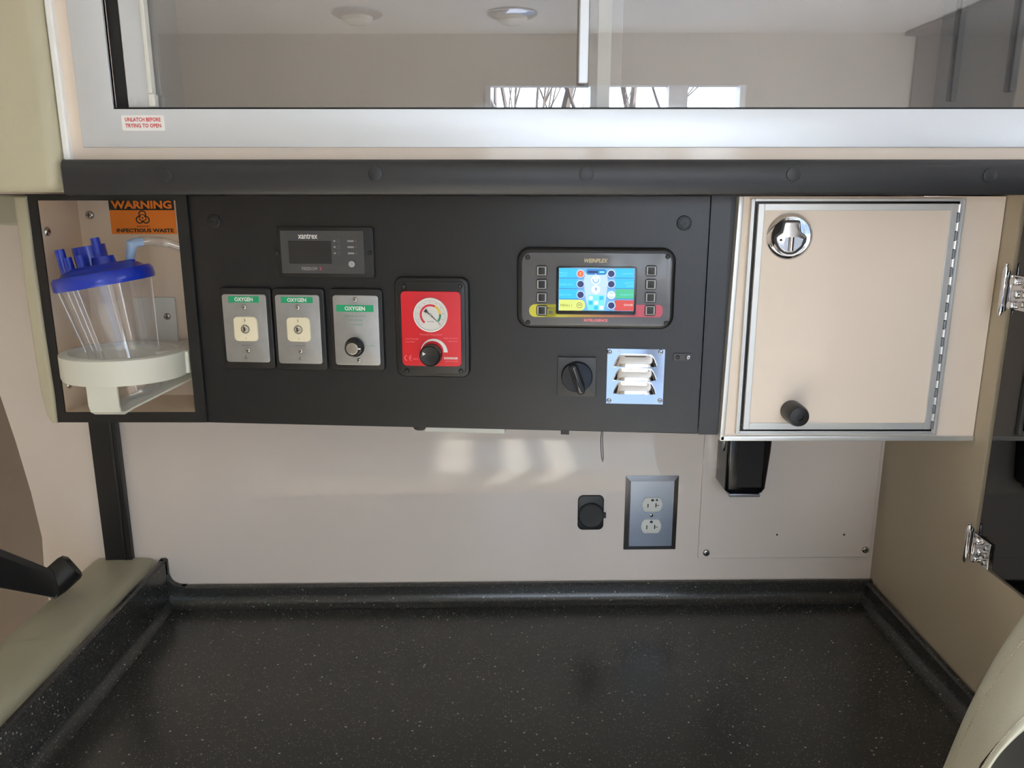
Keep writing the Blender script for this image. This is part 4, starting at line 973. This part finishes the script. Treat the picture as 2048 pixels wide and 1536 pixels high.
# inside
mb = MB(); mb.box(-.512, XE, .315, .325, 1.612, ZT, M_int); mb.box(-.512, -.502, .03, .315, 1.612, ZT, M_int); mb.box(.655, .665, .03, .315, 1.612, ZT, M_int); mb.box(-.502, .655, .03, .315, 1.612, 1.616, M_int); mb.box(-.502, .655, .06, .315, 1.985, 1.995, M_int)
mb.build('interior', t)
v0 = at_y(1194, 200, 1.06); v1 = at_y(1219, 200, 1.06); MB().box(v0.x, v1.x, .05, .31, 1.616, 1.985, M_white).build('divider', t)
for px, py, yy in ((1906, 202, 1.225), (2024, 183, 1.11)):
    v = CAM+ray(px, py)*(0.655/ray(px, py).x); mb = MB()
    mb.box(.648, .655, v.y-YU-.009, v.y-YU-.006, v.z, ZT-.01, M_std); mb.box(.648, .655, v.y-YU+.006, v.y-YU+.009, v.z, ZT-.01, M_std); mb.box(.653, .655, v.y-YU-.006, v.y-YU+.006, v.z, ZT-.01, M_hinge)
    mb.build('shelf_standard', t)
# sticker
q = PU.pt(286.5, 246); a = PU.pt(244, 246).x; b_ = PU.pt(329, 246).x; hs = PU.pt(286, 231).z-PU.pt(286, 262).z
mb = MB(); mb.rr(q.x, q.z, b_-a, hs, .002, -.0004, .0002, M_wht)
mb.text('UNLATCH BEFORE', q.x, q.z+hs*.22, hs*.26, -.0006, M_red, w=(b_-a)*.84, bold=.02); mb.text('TRYING TO OPEN', q.x, q.z-hs*.17, hs*.26, -.0006, M_red, w=(b_-a)*.84, bold=.02)
mb.build('sticker', t, label='white sticker with red warning lettering')

# padded panel upper left
mb = MB(); mb.rr((-1.1-.5395)/2, (1.602+2.16)/2, 1.1-.5395, 2.16-1.602, .022, 0, .12, M_vinyl, bev=.016); o = mb.build('padded_panel', loc=(0, .985, 0), sharp=60); tag(o, 'large olive cream padded vinyl panel at the upper left', 'padded panel')

# ------------------------------------------------------------------ seat back lower right
def seatpt(px, py, y): return at_y(px, py, y)
t = thing('seat_back', 'cream stitched vinyl seat back rising at the lower right corner', 'seat', at_y(2000, 1500, .70))
q = t.location.copy()
edgeL = [(1790, 1760), (1835, 1650), (1885, 1536), (1918, 1450), (1955, 1372), (2000, 1292), (2048, 1222), (2110, 1140), (2190, 1070)]
edgeR = [(1890, 1760), (1925, 1650), (1978, 1536), (2012, 1494), (2048, 1462), (2090, 1428), (2140, 1400), (2200, 1370), (2270, 1340)]
secs = []
for i, (a, b_) in enumerate(zip(edgeL, edgeR)):
    A = seatpt(a[0], a[1], .705)-q; B = seatpt(b_[0], b_[1], .62)-q; sec = []
    nrm = Vector((-.55, -.78, .28)).normalized(); K = 16
    for k in range(K+1):
        u = k/K; bul = (math.sin(math.pi*u))**.55*.020
        sec.append(A.lerp(B, u) + nrm*bul)
    secs.append(sec)
vs = [v for s_ in secs for v in s_] + [v+(q-CAM).normalized()*.05 for s_ in secs for v in (s_[0], s_[-1])]
K1 = 17; fs = []
for i in range(len(secs)-1):
    for k in range(16): fs.append((i*K1+k, i*K1+k+1, (i+1)*K1+k+1, (i+1)*K1+k))
nb = len(secs)*K1
for i in range(len(secs)-1):
    fs.append((i*K1, (i+1)*K1, nb+2*(i+1), nb+2*i)); fs.append((i*K1+16, nb+2*i+1, nb+2*(i+1)+1, (i+1)*K1+16)); fs.append((nb+2*i, nb+2*i+2, nb+2*i+3, nb+2*i+1))
cu = MB().add(vs, fs, M_seat).build('cushion', t, sharp=80)
md = cu.modifiers.new('s', 'SUBSURF'); md.levels = 1; md.render_levels = 2
for k in (3, 13):
    mb = MB()
    P = [secs[i][k]+nrm*.0006 for i in range(len(secs))]
    for i in range(len(P)-1):
        for j in range(12):
            a = P[i].lerp(P[i+1], j/12); b2 = P[i].lerp(P[i+1], (j+.62)/12); mb.tube([a, b2], .0006, M_side, seg=5)
    mb.build('stitching', cu)
mb = MB(); sh = [s_[-1] for s_ in secs]; vs = [v+Vector((-.004, .006, .0)) for v in sh]+[v+Vector((.12, .03, -.22)) for v in sh]+[v+Vector((.14, .09, -.20)) for v in sh]
n_ = len(sh); fs = []
for i in range(n_-1): fs += [(i, i+1, n_+i+1, n_+i), (n_+i, n_+i+1, 2*n_+i+1, 2*n_+i), (2*n_+i, 2*n_+i+1, i+1, i)]
mb.add(vs, fs, M_blackd); mb.build('shell', t, sharp=60)
